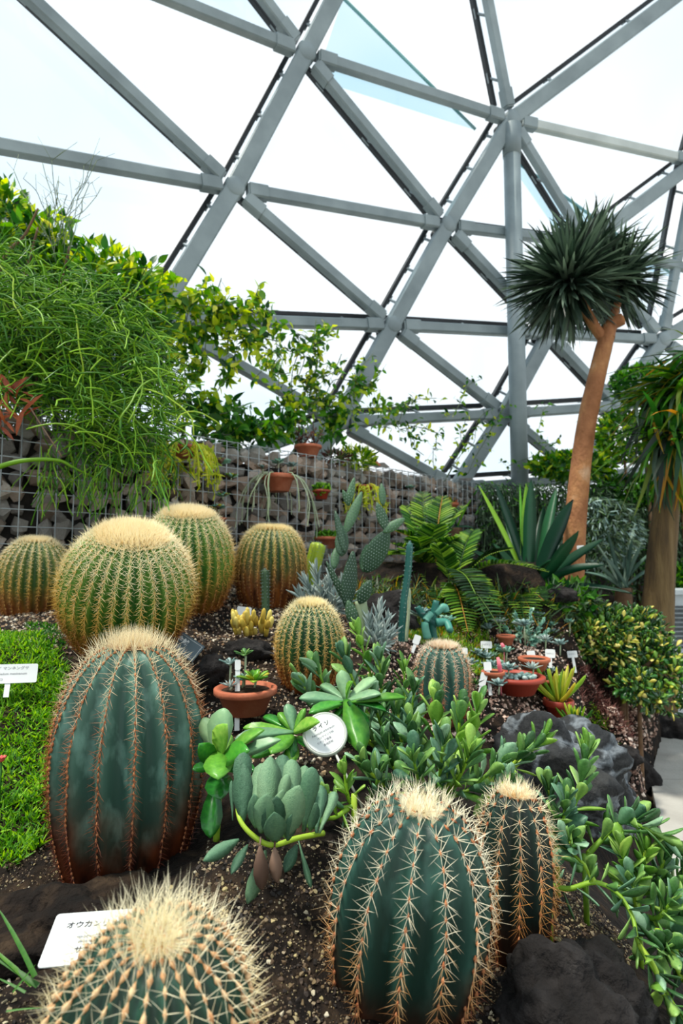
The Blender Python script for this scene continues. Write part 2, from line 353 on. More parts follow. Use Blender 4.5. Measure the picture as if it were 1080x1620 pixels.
# path of concrete slabs
path = bpy.data.objects.new('path', None); C.objects.link(path); path['kind'] = 'structure'
ys = [e[1] for e in EDGE]; xs = [e[0] for e in EDGE]
yy = -.5
while yy < 8.2:
    y2 = yy + (1.15 if yy < 2.2 else 1.25)
    if yy < 2.5 and y2 > 2.6: y2 = 2.72
    for k in range(3):
        g = .006
        o0, o1 = k * 1.25, (k + 1) * 1.25 - g
        c = [(float(np.interp(yy, ys, xs)) + o0, yy), (float(np.interp(yy, ys, xs)) + o1, yy), (float(np.interp(y2, ys, xs)) + o1, y2 - g), (float(np.interp(y2, ys, xs)) + o0, y2 - g)]
        h = random.uniform(-.002, .002)
        V = [(a, b, -.07) for a, b in c] + [(a, b, h) for a, b in c]
        m_ = MB(); m_.add(V, [(3, 2, 1, 0), (4, 5, 6, 7), (0, 1, 5, 4), (1, 2, 6, 5), (2, 3, 7, 6), (3, 0, 4, 7)])
        m_.build('paving_slab', M['concrete'], path, smooth=False)
    yy = y2

# ------------------------------------------------------------------ glass dome
RAD = 24.0; CEN = CAM + Vector((.4267, -.6427, .1)) * RAD
def sph(u, v):
    x = (u - 540) / F_PX; z = (810 - v) / F_PX
    d = Vector((x, cp - z * sp, sp + z * cp)).normalized(); o = CAM - CEN
    b = d.dot(o); return CAM + d * (-b + math.sqrt(b * b - o.length_squared + RAD * RAD))
NODE = dict(A=(483,85),B=(370,298),C=(707,357),D=(620,515),E=(808,190),L=(868,528),M=(928,385),H=(1047,538),G=(976,643),F=(798,655),Q=(535,668),N=(1100,256),J=(245,503),P=(922,757),R=(722,772),
            a=(595,-130),b=(335,-110),c=(90,-75),d=(-40,-85),e=(-175,200),f=(700,-190),g=(1200,-105),j=(560,-330),h=(1190,450),i=(1150,610),k=(1200,720),l=(445,800),m=(60,640),n=(150,800),o=(1000,830),p=(1330,330),q=(-250,480))
NP = {k: sph(*v) for k, v in NODE.items()}
NP['f'] = sph(742, -150)
MAIN = 'aA AB BJ gE EC CD DQ Ql pN NM ML LF FR hH HG GP Jm'.split()
SEC = 'bA cA AC AE fE Ef Bd Be BC BD CM CL CD EN EM MH DJ DL HL FQ FG GL DF QR FP JQ RP Hh Hi NH hM gN af fg bc bd ab de eB eJ Gi Pk ik Qn Jn PR'.split()
dome = bpy.data.objects.new('ceiling', None); C.objects.link(dome); dome['kind'] = 'structure'
done = set(); edges = []
for E_, main in [(x, 1) for x in MAIN] + [(x, 0) for x in SEC]:
    k = frozenset(E_)
    if k in done or len(k) < 2: continue
    done.add(k); edges.append((E_[0], E_[1], main))
for a, b, main in edges:
    pa, pb = NP[a], NP[b]; t = (pb - pa).normalized(); mid = (pa + pb) / 2; nr = (mid - CEN).normalized(); side = t.cross(nr).normalized(); nr = side.cross(t)
    hw = .092 if main else .058; hd = .06 if main else .05
    tr = .0 if main else .14
    m_ = MB(); bar(m_, pa + t * tr, pb - t * tr, side, nr, hw, hd)
    st = m_.build('strut', M['steel_pale'] if a + b == 'EN' else M['steel'], dome, smooth=False)
    off = (nr * .8 + Vector((-.5, -.1, .7))).normalized(); up = off * .27
    m_ = MB(); bar(m_, pa + up + t * .1, pb + up - t * .1, side, nr, .026, .04); m_.build('glazing_bar', M['dark_bar'], st, smooth=False)
    nb = 3
    for q in range(nb):
        c0 = pa + (pb - pa) * ((q + .6) / (nb + .2)); m_ = MB()
        tube(m_, [c0 + off * .03, c0 + off * .25], .016, 6); box(m_, c0 + off * .25, t * .06, side * .03, nr * .012)
        m_.build('bracket', M['bracket'], st, smooth=False)
    if not main:   # end sleeves
        for e_, sg in ((pa, 1), (pb, -1)):
            m_ = MB(); bar(m_, e_ + t * sg * .16, e_ + t * sg * .36, side, nr, hw + .014, hd + .014); m_.build('end_sleeve', M['steel'], st, smooth=False)
used = set(x for a, b, _ in edges for x in (a, b))
for k in used:
    p = NP[k]; nr = (p - CEN).normalized(); q = Vector((0, 0, 1)).rotation_difference(nr); m_ = MB()
    lathe(m_, [(.01, -.07), (.09, -.07), (.11, -.05), (.11, .05), (.09, .07), (.01, .07)], p, 20, tilt=q)
    hb = m_.build('hub', M['steel'], dome)
    m_ = MB(); lathe(m_, [(.01, .07), (.03, .07), (.03, .26), (.07, .26), (.07, .29), (.01, .29)], p, 12, tilt=q); m_.build('hub_cap', M['dark_bar'], hb)
adj = {frozenset((a, b)) for a, b, _ in edges}; ks = sorted(used)
for i1 in range(len(ks)):
    for i2 in range(i1 + 1, len(ks)):
        if frozenset((ks[i1], ks[i2])) not in adj: continue
        for i3 in range(i2 + 1, len(ks)):
            if frozenset((ks[i1], ks[i3])) in adj and frozenset((ks[i2], ks[i3])) in adj:
                tr = [NP[ks[q]] for q in (i1, i2, i3)]; ce = (tr[0] + tr[1] + tr[2]) / 3; nr = (ce - CEN).normalized()
                tr = [ce + (q - ce) * .985 + (nr * .8 + Vector((-.5, -.1, .7))).normalized() * .31 for q in tr]
                m_ = MB(); m_.add(tr + [q + nr * .012 for q in tr], [(2, 1, 0), (3, 4, 5), (0, 1, 4, 3), (1, 2, 5, 4), (2, 0, 3, 5)]); m_.build('pane', M['pane'], dome, smooth=False)
# two vent panes standing open beyond the lattice
for pl in ([(565,-45),(782,178),(520,90)], [(822,212),(1110,425),(930,372)]):
    tr = [sph(*q) for q in pl]; ce = (tr[0] + tr[1] + tr[2]) / 3; nr = (ce - CEN).normalized(); tr = [q + nr * .4 for q in tr]
    m_ = MB(); m_.add(tr + [q + nr * .015 for q in tr], [(2, 1, 0), (3, 4, 5), (0, 1, 4, 3), (1, 2, 5, 4), (2, 0, 3, 5)])
    vp = m_.build('vent_pane', M['pane_blue'], dome, smooth=False)
    m_ = MB(); tube(m_, [tr[0], tr[1]], .022, 6); m_.build('pane_edge', M['pane_edge'], vp)
# round column under the hub
cb = P(832, 900, 9.0); ctop = NP['E']; colt = thing('column', 'tall round grey steel column holding up the roof hub', 'column', (ctop.x, ctop.y, -.05))
m_ = MB(); tube(m_, [Vector((ctop.x, ctop.y, -.05)), Vector((ctop.x, ctop.y, ctop.z - .08))], .105, 28); m_.build('shaft', M['steel'], colt)
m_ = MB(); tube(m_, [Vector((ctop.x, ctop.y, ctop.z - .5)), Vector((ctop.x, ctop.y, ctop.z - .1))], [.112, .13], 28); m_.build('collar', M['steel'], colt)

# ------------------------------------------------------------------ gabion wall
W0 = Vector((-1.8, 3.35, 0)); WD = Vector((1, 1, 0)).normalized(); WN = Vector((1, -1, 0)).normalized(); WZ0, WZ1 = 1.16, 2.36; WA, WB = -1.9, 5.15
def W(t, z, o=0.0): return W0 + WD * t + Vector((0, 0, z)) + WN * o
wall = bpy.data.objects.new('wall_back', None); C.objects.link(wall); wall.location = W(0, 1.1); wall['kind'] = 'structure'
m_ = MB(); box(m_, W((WA + WB) / 2, .62 + .5, -.36), WD * ((WB - WA) / 2), WN * .2, Vector((0, 0, 1.13))); m_.build('core', M['core'], wall, smooth=False)
def hull_stone(seed, sx=1, sy=1, sz=1, n=11):
    r_ = random.Random(seed); bm = bmesh.new()
    for _ in range(n):
        v = Vector((r_.gauss(0, 1), r_.gauss(0, 1), r_.gauss(0, 1))).normalized() * r_.uniform(.8, 1.1)
        m1 = max(abs(v.x), abs(v.y), abs(v.z)); v = v * (.55 + .45 / m1 * .75)
        bm.verts.new((v.x * sx * .5, v.y * sy * .5, v.z * sz * .5))
    res = bmesh.ops.convex_hull(bm, input=bm.verts)
    bmesh.ops.delete(bm, geom=[v for v in bm.verts if not v.link_faces], context='VERTS')
    bmesh.ops.recalc_face_normals(bm, faces=bm.faces)
    return bm
def to_mesh(bm, name, m, smooth=False):
    me = bpy.data.meshes.new(name); bm.to_mesh(me); bm.free(); me.materials.append(m)
    if smooth: me.polygons.foreach_set('use_smooth', [True] * len(me.polygons))
    return me
stones = [to_mesh(hull_stone(i + 40, n=14), 'stone', M['stone']) for i in range(14)]
def mesh_arrays(me):
    return np.array([v.co[:] for v in me.vertices]), [tuple(p.vertices) for p in me.polygons]
SA = [mesh_arrays(s) for s in stones]
sl = []
t = WA + .05
while t < WB:
    z = WZ0 + .02
    while z < WZ1 + .02:
        s = random.uniform(.10, .19); top = z > WZ1 - .1
        sl.append((W(t + random.uniform(-.03, .03), min(z + random.uniform(-.02, .02), WZ1 - .05), -.105 + random.uniform(-.03, .02)), s)); z += .098
    t += .112
for q in range(110): sl.append((W(random.uniform(WA, WB), WZ1 - .03, random.uniform(-.5, -.13)), random.uniform(.1, .17)))
sl.sort(key=lambda q: -q[1] / max(q[0].y, .5) if -80 < proj(q[0])[0] < 1000 else 9)
mbs = MB(); wl = wall.location
for k, (p, s) in enumerate(sl):
    q = Quaternion((random.gauss(0, 1), random.gauss(0, 1), random.gauss(0, 1), random.gauss(0, 1))).normalized(); sc = Vector((s * 1.15, s * .8, s * .95)); pi = random.randrange(14)
    if k < 295:
        o = bpy.data.objects.new('stone', stones[pi]); C.objects.link(o); o.parent = wall; o.location = p - wl; o.rotation_mode = 'QUATERNION'; o.rotation_quaternion = q; o.scale = sc
    else:
        mbs.add([p + q @ Vector((v[0] * sc.x, v[1] * sc.y, v[2] * sc.z)) for v in SA[pi][0]], SA[pi][1], random.random())
mbs.build('small_stone', M['stone'], wall, smooth=False, stuff=True)
z = WZ1 + .01; 
while z > WZ0 - .1:
    m_ = MB(); tube(m_, [W(WA, z, .012), W(WB, z, .012)], .0035, 5); m_.build('horizontal_wire', M['wire'], wall); z -= .1
t = WA
while t < WB:
    m_ = MB(); tube(m_, [W(t, WZ0 - .1, .019), W(t, WZ1 + .012, .019)], .0035, 5); m_.build('vertical_wire', M['wire'], wall); t += .1
for o_ in (-.15, -.3, -.45):
    m_ = MB(); tube(m_, [W(WA, WZ1 + .01, o_), W(WB, WZ1 + .01, o_)], .0035, 5); m_.build('top_wire', M['wire'], wall)
m_ = MB()
for k in range(int((WB - WA) / .1)): tube(m_, [W(WA + .1 * k, WZ1 + .014, .02), W(WA + .1 * k, WZ1 + .014, -.5)], .003, 4)
m_.build('cross_wire', M['wire'], wall, stuff=True)
# low dark planted wall further right
wr = bpy.data.objects.new('wall_right', None); C.objects.link(wr); wr['kind'] = 'structure'
ra, rb = W(WB - .1, 0, -.25), Vector((6.2, 8.3, 0)); rd = (rb - ra).normalized(); rn = Vector((rd.y, -rd.x, 0))
m_ = MB(); box(m_, (ra + rb) / 2 + Vector((0, 0, .95)), rd * ((rb - ra).length / 2), rn * .2, Vector((0, 0, 1.1))); m_.build('wall_core', M['core'], wr, smooth=False)

# ------------------------------------------------------------------ leaves
def leaf_mesh(name, prof, thick=.0, curl=0., fold=0., m=None, pt=0.):
    """a leaf of unit length along +Y, face +Z; prof = [(t, half width)]"""
    V = []; n = len(prof); Fc = []
    for t, w_ in prof:
        z = -curl * t * t + .0
        if thick:
            h = thick * min(1, w_ * 8 + .15)
            V += [(-w_, t, z + fold * w_), (0, t, z + h * .5), (w_, t, z + fold * w_), (0, t, z - h * .5)]
        else:
            V += [(-w_, t, z + fold * w_), (0, t, z), (w_, t, z + fold * w_)]
    k = 4 if thick else 3
    for i in range(n - 1):
        a, b = i * k, (i + 1) * k
        if thick:
            for j in range(4): Fc.append((a + j, a + (j + 1) % 4, b + (j + 1) % 4, b + j))
        else:
            Fc += [(a, a + 1, b + 1, b), (a + 1, a + 2, b + 2, b + 1)]
    if thick: Fc += [(3, 2, 1, 0), (n * 4 - 4, n * 4 - 3, n * 4 - 2, n * 4 - 1)]
    me = bpy.data.meshes.new(name); me.from_pydata(V, [], Fc); me.polygons.foreach_set('use_smooth', [True] * len(Fc)); me.update()
    return me
PROF = dict(
    spoon=[(0, .03), (.2, .045), (.45, .10), (.68, .15), (.87, .135), (.97, .07), (1, .01)],
    oval=[(0, .03), (.15, .09), (.38, .17), (.6, .19), (.82, .14), (.95, .06), (1, .01)],
    paddle=[(0, .07), (.2, .13), (.45, .21), (.68, .25), (.86, .2), (.96, .1), (1, .02)],
    vine=[(0, .02), (.12, .17), (.35, .25), (.6, .2), (.85, .07), (1, .0)],
    blade=[(0, .03), (.3, .028), (.6, .022), (.85, .012), (1, .001)],
    sword=[(0, .06), (.25, .065), (.5, .075), (.75, .05), (.92, .02), (1, .002)],
    lance=[(0, .04), (.25, .09), (.5, .11), (.75, .08), (.92, .03), (1, .002)],
    jade=[(0, .05), (.25, .14), (.55, .25), (.8, .22), (.95, .1), (1, .01)],
    finger=[(0, .07), (.2, .1), (.5, .12), (.8, .11), (.94, .07), (1, .01)],
    leaflet=[(0, .05), (.2, .12), (.6, .13), (.9, .09), (1, .02)])
_pc = {}
def proto(kind, m, thick=0., curl=0., fold=0.):
    k = (kind, m, thick, curl, fold)
    if k not in _pc:
        me = leaf_mesh(kind + '_leaf', PROF[kind], thick, curl, fold); me.materials.append(M[m]); _pc[k] = (me, *mesh_arrays(me))
    return _pc[k]
def basis(d, n):
    d = d.normalized(); x = d.cross(n)
    if x.length < 1e-4: x = d.cross(Vector((1, .3, .2)))
    x.normalize(); return x, d, x.cross(d)
def place_leaves(parent, items, limit=300, name='leaf', stuffname=None):
    """items: (position, direction, face normal, length, width factor, proto); nearest ones become parts, the rest is joined"""
    og = gloc(parent)
    items = sorted(items, key=lambda q: -q[3] / max((q[0] - CAM).length, .1))
    rest = {}
    for i, (p, d, n, L, wf, pr) in enumerate(items):
        x, y, z = basis(d, n)
        if i < limit:
            mt = Matrix((x * L * wf, y * L, z * L)).transposed().to_4x4(); mt.translation = p - og
            o = bpy.data.objects.new(name, pr[0]); C.objects.link(o); o.parent = parent; o.matrix_local = mt
        else:
            rest.setdefault(pr[0].name, (pr, []))[1].append((p, x * L * wf, y * L, z * L))
    for k, (pr, ls) in rest.items():
        A = np.array([[a[0][:], a[1][:], a[2][:], a[3][:]] for a in ls]); v = pr[1]
        W_ = A[:, None, 0] + v[None, :, 0, None] * A[:, None, 1] + v[None, :, 1, None] * A[:, None, 2] + v[None, :, 2, None] * A[:, None, 3]
        nv = len(v); me = bpy.data.meshes.new('foliage')
        W_ = (W_ - np.array(og[:])).reshape(-1, 3)
        me.from_pydata(W_.tolist(), [], [tuple(j + b * nv for j in f) for b in range(len(ls)) for f in pr[2]])
        me.polygons.foreach_set('use_smooth', [True] * len(me.polygons))
        a = me.attributes.new('rnd', 'FLOAT', 'POINT'); a.data.foreach_set('value', np.repeat(rng.random(len(ls)), nv))
        me.materials.append(pr[0].materials[0])
        o = bpy.data.objects.new(stuffname or 'foliage', me); C.objects.link(o); o.parent = parent; o['kind'] = 'stuff'
def rv(s=1.0): return Vector((random.gauss(0, s), random.gauss(0, s), random.gauss(0, s)))
def stem_leaves(pts, L, n, pr, a0=65, a1=20, start=.1, wf=1., tip=3, jit=.15, grow=.75, petiole=0.):
    """leaves spiralling around a stem given by its points"""
    out = []; sp_ = spline(pts, 8); m = len(sp_); ph = random.uniform(0, 6)
    for i in range(n):
        f = start + (1 - start) * (i / max(n - 1, 1)) ** .85
        k = min(int(f * (m - 1)), m - 2); p = sp_[k].lerp(sp_[k + 1], f * (m - 1) - k); t = (sp_[k + 1] - sp_[k]).normalized()
        ph += 2.4 + random.uniform(-.3, .3); u = t.orthogonal().normalized(); v = t.cross(u)
        rad = u * math.cos(ph) + v * math.sin(ph); a = R(a0 + (a1 - a0) * f ** 1.5) + random.gauss(0, jit)
        d = t * math.cos(a) + rad * math.sin(a) + Vector((0, 0, .18)); nn = t * math.sin(a) - rad * math.cos(a)
        nn = nn + rv(.15); s = L * (1 - (1 - grow) * f) * random.uniform(.82, 1.12)
        out.append((p, d, nn, s, wf * random.uniform(.85, 1.15), pr if not isinstance(pr, list) else random.choice(pr)))
    for i in range(tip):
        d = t + rv(.22); out.append((sp_[-1], d, rv() + t * .2, L * grow * random.uniform(.5, .8), wf, pr if not isinstance(pr, list) else pr[-1]))
    return out

# ------------------------------------------------------------------ cacti
def cactus(name, label, px, Y, rad, H, nr, depth, cols, spines, eq=.5, rb=.72, tilt=(0, 0), sink=.05, top_p=.8, ar=None, wool=.1, sp_len=.03, sp_n=9, sp_gap=.02, sp_r=.0007,
           group=None, woolcol='b98a4c', areolecol=('a0602c', 'd8b070'), crestp=1.15, spread=68, topf=1.25, seed=1, downbias=0., phase=0., arsize=.0048):
    rg = random.Random(seed)
    base = P(px[0], px[1], Y); base.z -= sink
    t = thing(name, label, 'cactus', base, group, (R(tilt[0]), R(tilt[1]), R(phase)))
    H += sink
    def pr(s):      # s 0..1 from base to crown -> radius, height
        if s < .45:
            q = 1 - s / .45; return rad * (1 - (1 - rb) * q ** 2.0), eq * H * (1 - q)
        a = (s - .45) / .55 * math.pi / 2; r_ = rad * max(math.cos(a), 0) ** top_p
        z = eq * H + (1 - eq) * H * math.sin(a); z -= .025 * H * math.exp(-(r_ / (rad * .28)) ** 2)
        return r_, z
    def surf(s, th):
        r_, z = pr(s); g = abs(math.sin(nr * th / 2)) ** crestp
        g2 = depth * (1 - .35 * max(0, (s - .8) / .2))
        r2 = r_ * (1 - g2 * g) * (1 + .012 * math.sin(th * 3 + seed))
        return Vector((r2 * math.cos(th), r2 * math.sin(th), z))
    per = 8 if nr < 20 else 6; na = nr * per; ns = 44; mb = MB(); ex = []
    for i in range(ns + 1):
        s = i / ns * .997
        for k in range(na):
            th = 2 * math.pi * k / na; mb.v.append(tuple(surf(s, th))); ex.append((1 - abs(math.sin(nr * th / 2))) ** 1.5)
    mb.f = [(i * na + k, i * na + (k + 1) % na, (i + 1) * na + (k + 1) % na, (i + 1) * na + k) for i in range(ns) for k in range(na)]
    mb.f.append(tuple(range(ns * na, ns * na + na)))
    mb.r = []
    body = mb.build('body', cactus_mat(name + '_skin', *cols[:3], H, *cols[3:]), t, world=False, extra=ex)
    sm = spine_mat(name + '_spines', *spines[:3], H, *spines[3:])
    am = mat(name + '_areole', [(.3, areolecol[0]), (.7, areolecol[1])], .9, 60)
    ms = MB(); ma = MB()
    # arc-length positions of areoles
    ss = [i / 200 * .995 for i in range(201)]; pp = [surf(s, 0) for s in ss]; arc = [0]
    for i in range(200): arc.append(arc[-1] + (pp[i + 1] - pp[i]).length)
    tot = arc[-1]; na_ = int(tot / sp_gap)
    for k in range(nr):
        th0 = 2 * math.pi * k / nr; off = rg.uniform(0, 1)
        for j in range(na_):
            A = (j + off) * sp_gap; gapf = A / tot
            if A > tot - .004: break
            i = max(1, min(199, int(np.searchsorted(arc, A)))); s = ss[i]
            if s < .06: continue
            th = th0 + rg.gauss(0, .006); p = surf(s, th)
            tg = (surf(min(s + .01, .999), th) - surf(s - .01, th)).normalized()
            sd_ = Vector((-math.sin(th), math.cos(th), 0)); nrm = sd_.cross(tg).normalized()
            if nrm.dot(Vector((math.cos(th), math.sin(th), .6))) < 0: nrm = -nrm
            # areole
            ra_ = min(sp_gap * .42, arsize) * rg.uniform(.8, 1.2); c0 = p + nrm * ra_ * .3
            ma.add([c0 + sd_ * ra_ * .55, c0 + tg * ra_ * 1.45, c0 - sd_ * ra_ * .55, c0 - tg * ra_ * 1.45, c0 + nrm * ra_ * .8, c0 - nrm * ra_], [(0, 1, 4), (1, 2, 4), (2, 3, 4), (3, 0, 4), (1, 0, 5), (2, 1, 5), (3, 2, 5), (0, 3, 5)], rg.random())
            f = s; nn = sp_n if s < .9 else sp_n + 3
            if s < .25 and rg.random() < .3: nn = int(nn * .7)
            for q in range(nn):
                an = 2 * math.pi * (q + rg.random() * .7) / nn; cen = q == 0
                spd = R(spread) * (rg.uniform(.8, 1.1) if not cen else .25)
                if s > .86: spd *= .45
                d = nrm * math.cos(spd) + (sd_ * math.cos(an) + tg * math.sin(an)) * math.sin(spd) - tg * downbias * (1 - s)
                if s > .8: d = d + Vector((0, 0, .5))
                d.normalize(); Ls = sp_len * rg.uniform(.65, 1.15) * (1 + (topf - 1) * max(0, (s - .6) / .4)) * (.75 if s < .3 else 1) * (1 if not cen else 1.15)
                wv = d.orthogonal().normalized(); w2 = d.cross(wv); rr = sp_r * rg.uniform(.8, 1.2)
                mid = c0 + d * Ls * .55; e = c0 + d * Ls + nrm * Ls * rg.uniform(-.08, .12)
                V = [c0 + (wv * math.cos(x) + w2 * math.sin(x)) * rr for x in (0, 2.09, 4.19)] + [mid + (wv * math.cos(x) + w2 * math.sin(x)) * rr * .75 for x in (0, 2.09, 4.19)] + [e]
                ms.add(V, [(0, 1, 4, 3), (1, 2, 5, 4), (2, 0, 3, 5), (3, 4, 6), (4, 5, 6), (5, 3, 6)], rg.uniform(-.5, .5))
    # dense young spines of the crown
    oz, oo = (.8, .9) if wool > .2 else (.5, 1.25)
    cz = pr(.997)[1]; wr_ = rad * wool; mw = MB()
    for q in range(int(1500 * (wool / .2) ** 1.1)):
        a = rg.uniform(0, 6.283); r_ = wr_ * math.sqrt(rg.random()) * 1.35
        # height of skin at that radius
        lo, hi = .45, .997
        for _ in range(12):
            md = (lo + hi) / 2
            if pr(md)[0] > r_: lo = md
            else: hi = md
        zz = pr(lo)[1]; p = Vector((r_ * math.cos(a), r_ * math.sin(a), zz)); out = Vector((math.cos(a), math.sin(a), 0)) * (r_ / wr_)
        d = (Vector((0, 0, oz)) + out * oo + Vector((rg.gauss(0, .4), rg.gauss(0, .4), 0))).normalized(); Ls = sp_len * topf * rg.uniform(.45, 1.05)
        wv = d.orthogonal().normalized(); w2 = d.cross(wv)
        ms.add([p + (wv * math.cos(x) + w2 * math.sin(x)) * sp_r * 1.2 for x in (0, 2.09, 4.19)] + [p + d * Ls], [(0, 1, 3), (1, 2, 3), (2, 0, 3)], rg.uniform(-1.6, .6))
    prof = []
    for i in range(9):
        r_ = wr_ * (1.0 - i / 8 * .98); lo, hi = .45, .997
        for _ in range(14):
            md = (lo + hi) / 2
            if pr(md)[0] > r_: lo = md
            else: hi = md
        prof.append((max(r_, .001), pr(lo)[1] + .003 * min(1, i / 1.5) - (.004 if i == 0 else 0)))
    lathe(mw, prof, (0, 0, 0), 32)
    mw.build('wool', mat(name + '_wool', [(.3, woolcol), (.7, 'e8d29c')], .95, 90, 6, .8, 160), t, world=False)
    ma.build('areoles', am, t, world=False, stuff=True); ms.build('spines', sm, t, world=False, smooth=False, stuff=True)
    return t

GOLD = ('2f6424', '6d9a38', ('6a3c14', 'a8702a'), .12, .52)
GSP = ('9a5a1e', 'e4b650', 'fff2cc', .14, .42, .84)
gk = dict(eq=.48, rb=.66, top_p=.82, crestp=.8, wool=.36, woolcol='c9a860', areolecol=('b07a2c', 'e2c070'), sp_n=9, spread=62)
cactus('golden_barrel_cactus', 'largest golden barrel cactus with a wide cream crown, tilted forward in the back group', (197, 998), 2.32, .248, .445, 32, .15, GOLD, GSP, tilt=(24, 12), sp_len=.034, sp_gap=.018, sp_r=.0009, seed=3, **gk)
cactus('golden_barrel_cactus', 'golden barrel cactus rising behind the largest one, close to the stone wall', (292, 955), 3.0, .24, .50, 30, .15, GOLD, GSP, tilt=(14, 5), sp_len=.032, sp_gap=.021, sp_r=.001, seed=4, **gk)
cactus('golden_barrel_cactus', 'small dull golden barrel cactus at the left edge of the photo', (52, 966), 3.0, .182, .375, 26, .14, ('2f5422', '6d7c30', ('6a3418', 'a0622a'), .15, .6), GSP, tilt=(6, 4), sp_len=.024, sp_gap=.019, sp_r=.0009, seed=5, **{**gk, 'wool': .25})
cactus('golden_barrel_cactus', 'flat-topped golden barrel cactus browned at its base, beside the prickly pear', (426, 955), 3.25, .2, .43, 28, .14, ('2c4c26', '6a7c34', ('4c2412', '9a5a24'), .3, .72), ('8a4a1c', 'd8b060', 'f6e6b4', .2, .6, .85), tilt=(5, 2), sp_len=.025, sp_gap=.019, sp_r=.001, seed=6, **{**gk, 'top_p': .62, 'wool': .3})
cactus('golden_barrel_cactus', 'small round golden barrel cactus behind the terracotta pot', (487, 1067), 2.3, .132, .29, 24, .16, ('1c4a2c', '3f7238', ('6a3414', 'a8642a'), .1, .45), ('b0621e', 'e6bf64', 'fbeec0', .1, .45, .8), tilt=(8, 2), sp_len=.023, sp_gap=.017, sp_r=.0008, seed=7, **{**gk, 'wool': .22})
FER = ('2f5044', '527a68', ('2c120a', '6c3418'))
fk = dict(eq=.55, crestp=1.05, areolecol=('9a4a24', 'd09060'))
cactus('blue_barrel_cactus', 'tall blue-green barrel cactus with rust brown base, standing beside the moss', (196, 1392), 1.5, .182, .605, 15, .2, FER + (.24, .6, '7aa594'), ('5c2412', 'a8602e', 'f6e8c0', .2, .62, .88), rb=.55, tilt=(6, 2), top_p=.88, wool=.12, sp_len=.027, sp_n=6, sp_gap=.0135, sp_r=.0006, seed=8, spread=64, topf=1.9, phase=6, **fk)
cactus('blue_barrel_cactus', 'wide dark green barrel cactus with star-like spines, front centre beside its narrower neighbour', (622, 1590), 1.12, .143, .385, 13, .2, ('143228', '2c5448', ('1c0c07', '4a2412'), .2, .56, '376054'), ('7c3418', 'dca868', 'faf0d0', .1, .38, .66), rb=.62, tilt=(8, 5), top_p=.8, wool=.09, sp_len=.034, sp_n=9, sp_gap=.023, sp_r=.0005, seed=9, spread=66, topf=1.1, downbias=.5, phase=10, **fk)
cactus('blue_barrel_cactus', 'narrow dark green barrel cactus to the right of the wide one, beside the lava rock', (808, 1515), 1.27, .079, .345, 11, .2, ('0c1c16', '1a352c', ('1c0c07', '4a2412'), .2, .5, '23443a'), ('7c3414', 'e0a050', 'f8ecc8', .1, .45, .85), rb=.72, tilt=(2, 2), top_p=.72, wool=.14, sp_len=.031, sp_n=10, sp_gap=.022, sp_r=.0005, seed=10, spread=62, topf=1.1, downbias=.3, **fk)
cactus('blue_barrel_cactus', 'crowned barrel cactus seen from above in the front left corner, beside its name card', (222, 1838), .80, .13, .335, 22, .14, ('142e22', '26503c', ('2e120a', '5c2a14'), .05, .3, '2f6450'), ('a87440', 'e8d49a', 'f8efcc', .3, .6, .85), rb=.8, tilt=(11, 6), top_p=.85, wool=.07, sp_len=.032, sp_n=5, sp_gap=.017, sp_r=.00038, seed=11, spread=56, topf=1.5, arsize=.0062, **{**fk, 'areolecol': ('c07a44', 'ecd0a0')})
cactus('blue_barrel_cactus', 'small squat blue-green barrel cactus behind the spoon-leaved succulents', (697, 1122), 2.45, .113, .265, 15, .18, FER + (.1, .4, '3f8074'), ('a85c34', 'e0b088', 'f6e6cc', .1, .5, .85), rb=.8, tilt=(3, 2), top_p=.6, wool=.28, sp_len=.026, sp_n=8, sp_gap=.018, sp_r=.0008, seed=12, spread=62, **fk)

# ------------------------------------------------------------------ rocks
def rock(name, label, cat, c, sx, sy, sz, m, seed, rot=0., sub=4, amp=.35):
    bm = bmesh.new(); bmesh.ops.create_icosphere(bm, subdivisions=sub, radius=1)
    o_ = Vector((seed * 3.1, seed * 1.7, seed))
    for v in bm.verts:
        n_ = v.co.normalized(); q = 1 + amp * noise.noise(n_ * 1.3 + o_) + amp * .55 * noise.noise(n_ * 2.9 + o_) + amp * .28 * noise.noise(n_ * 7 + o_)
        q += .06 * abs(noise.noise(n_ * 14 + o_)) + .05 * noise.noise(n_ * 26 + o_); v.co = Vector((n_.x * sx * q, n_.y * sy * q, n_.z * sz * q))
    me = to_mesh(bm, name, M[m], True); o = bpy.data.objects.new(name, me); C.objects.link(o); o.location = c; o.rotation_euler = (0, 0, rot)
    if name == 'edge_rock' or 'silver succulents' in label: o.location.z = gz(o.location.x, o.location.y) + sz * .35
    return tag(o, label, cat)
rock('lava_rock', 'black pitted lava boulder in the front right corner beside the trailing stem', 'rock', P(925, 1585, 1.1) + Vector((0, .02, -.055)), .135, .13, .12, 'lava', 2, .4, 5, .42)
rock('veined_boulder', 'large grey boulder with white veins and ochre patch, beside the path', 'rock', P(862, 1200, 2.4) + Vector((.0, .0, -.06)), .27, .18, .23, 'rock_vein', 5, -.5, 5)
rock('veined_boulder', 'long grey boulder sloping down to the path below the red potted plant', 'rock', P(942, 1238, 2.6) + Vector((.0, .0, -.05)), .16, .2, .2, 'rock_vein', 7, -.45, 5)
rock('dark_rock', 'dark rock behind the prickly pear and the thin blue column', 'rock', P(612, 985, 3.3), .2, .14, .17, 'lava', 4)
rock('dark_rock', 'low black stone on the gravel at the left edge', 'rock', P(18, 1000, 2.55), .16, .1, .045, 'lava', 8)
rock('dark_rock', 'black stone between the terracotta pot and the yellow cactus cluster', 'rock', P(392, 1033, 2.45), .12, .08, .055, 'lava', 9)
rock('dark_rock', 'black stone left of the terracotta pot', 'rock', P(336, 1060, 2.15), .05, .06, .06, 'lava', 10)
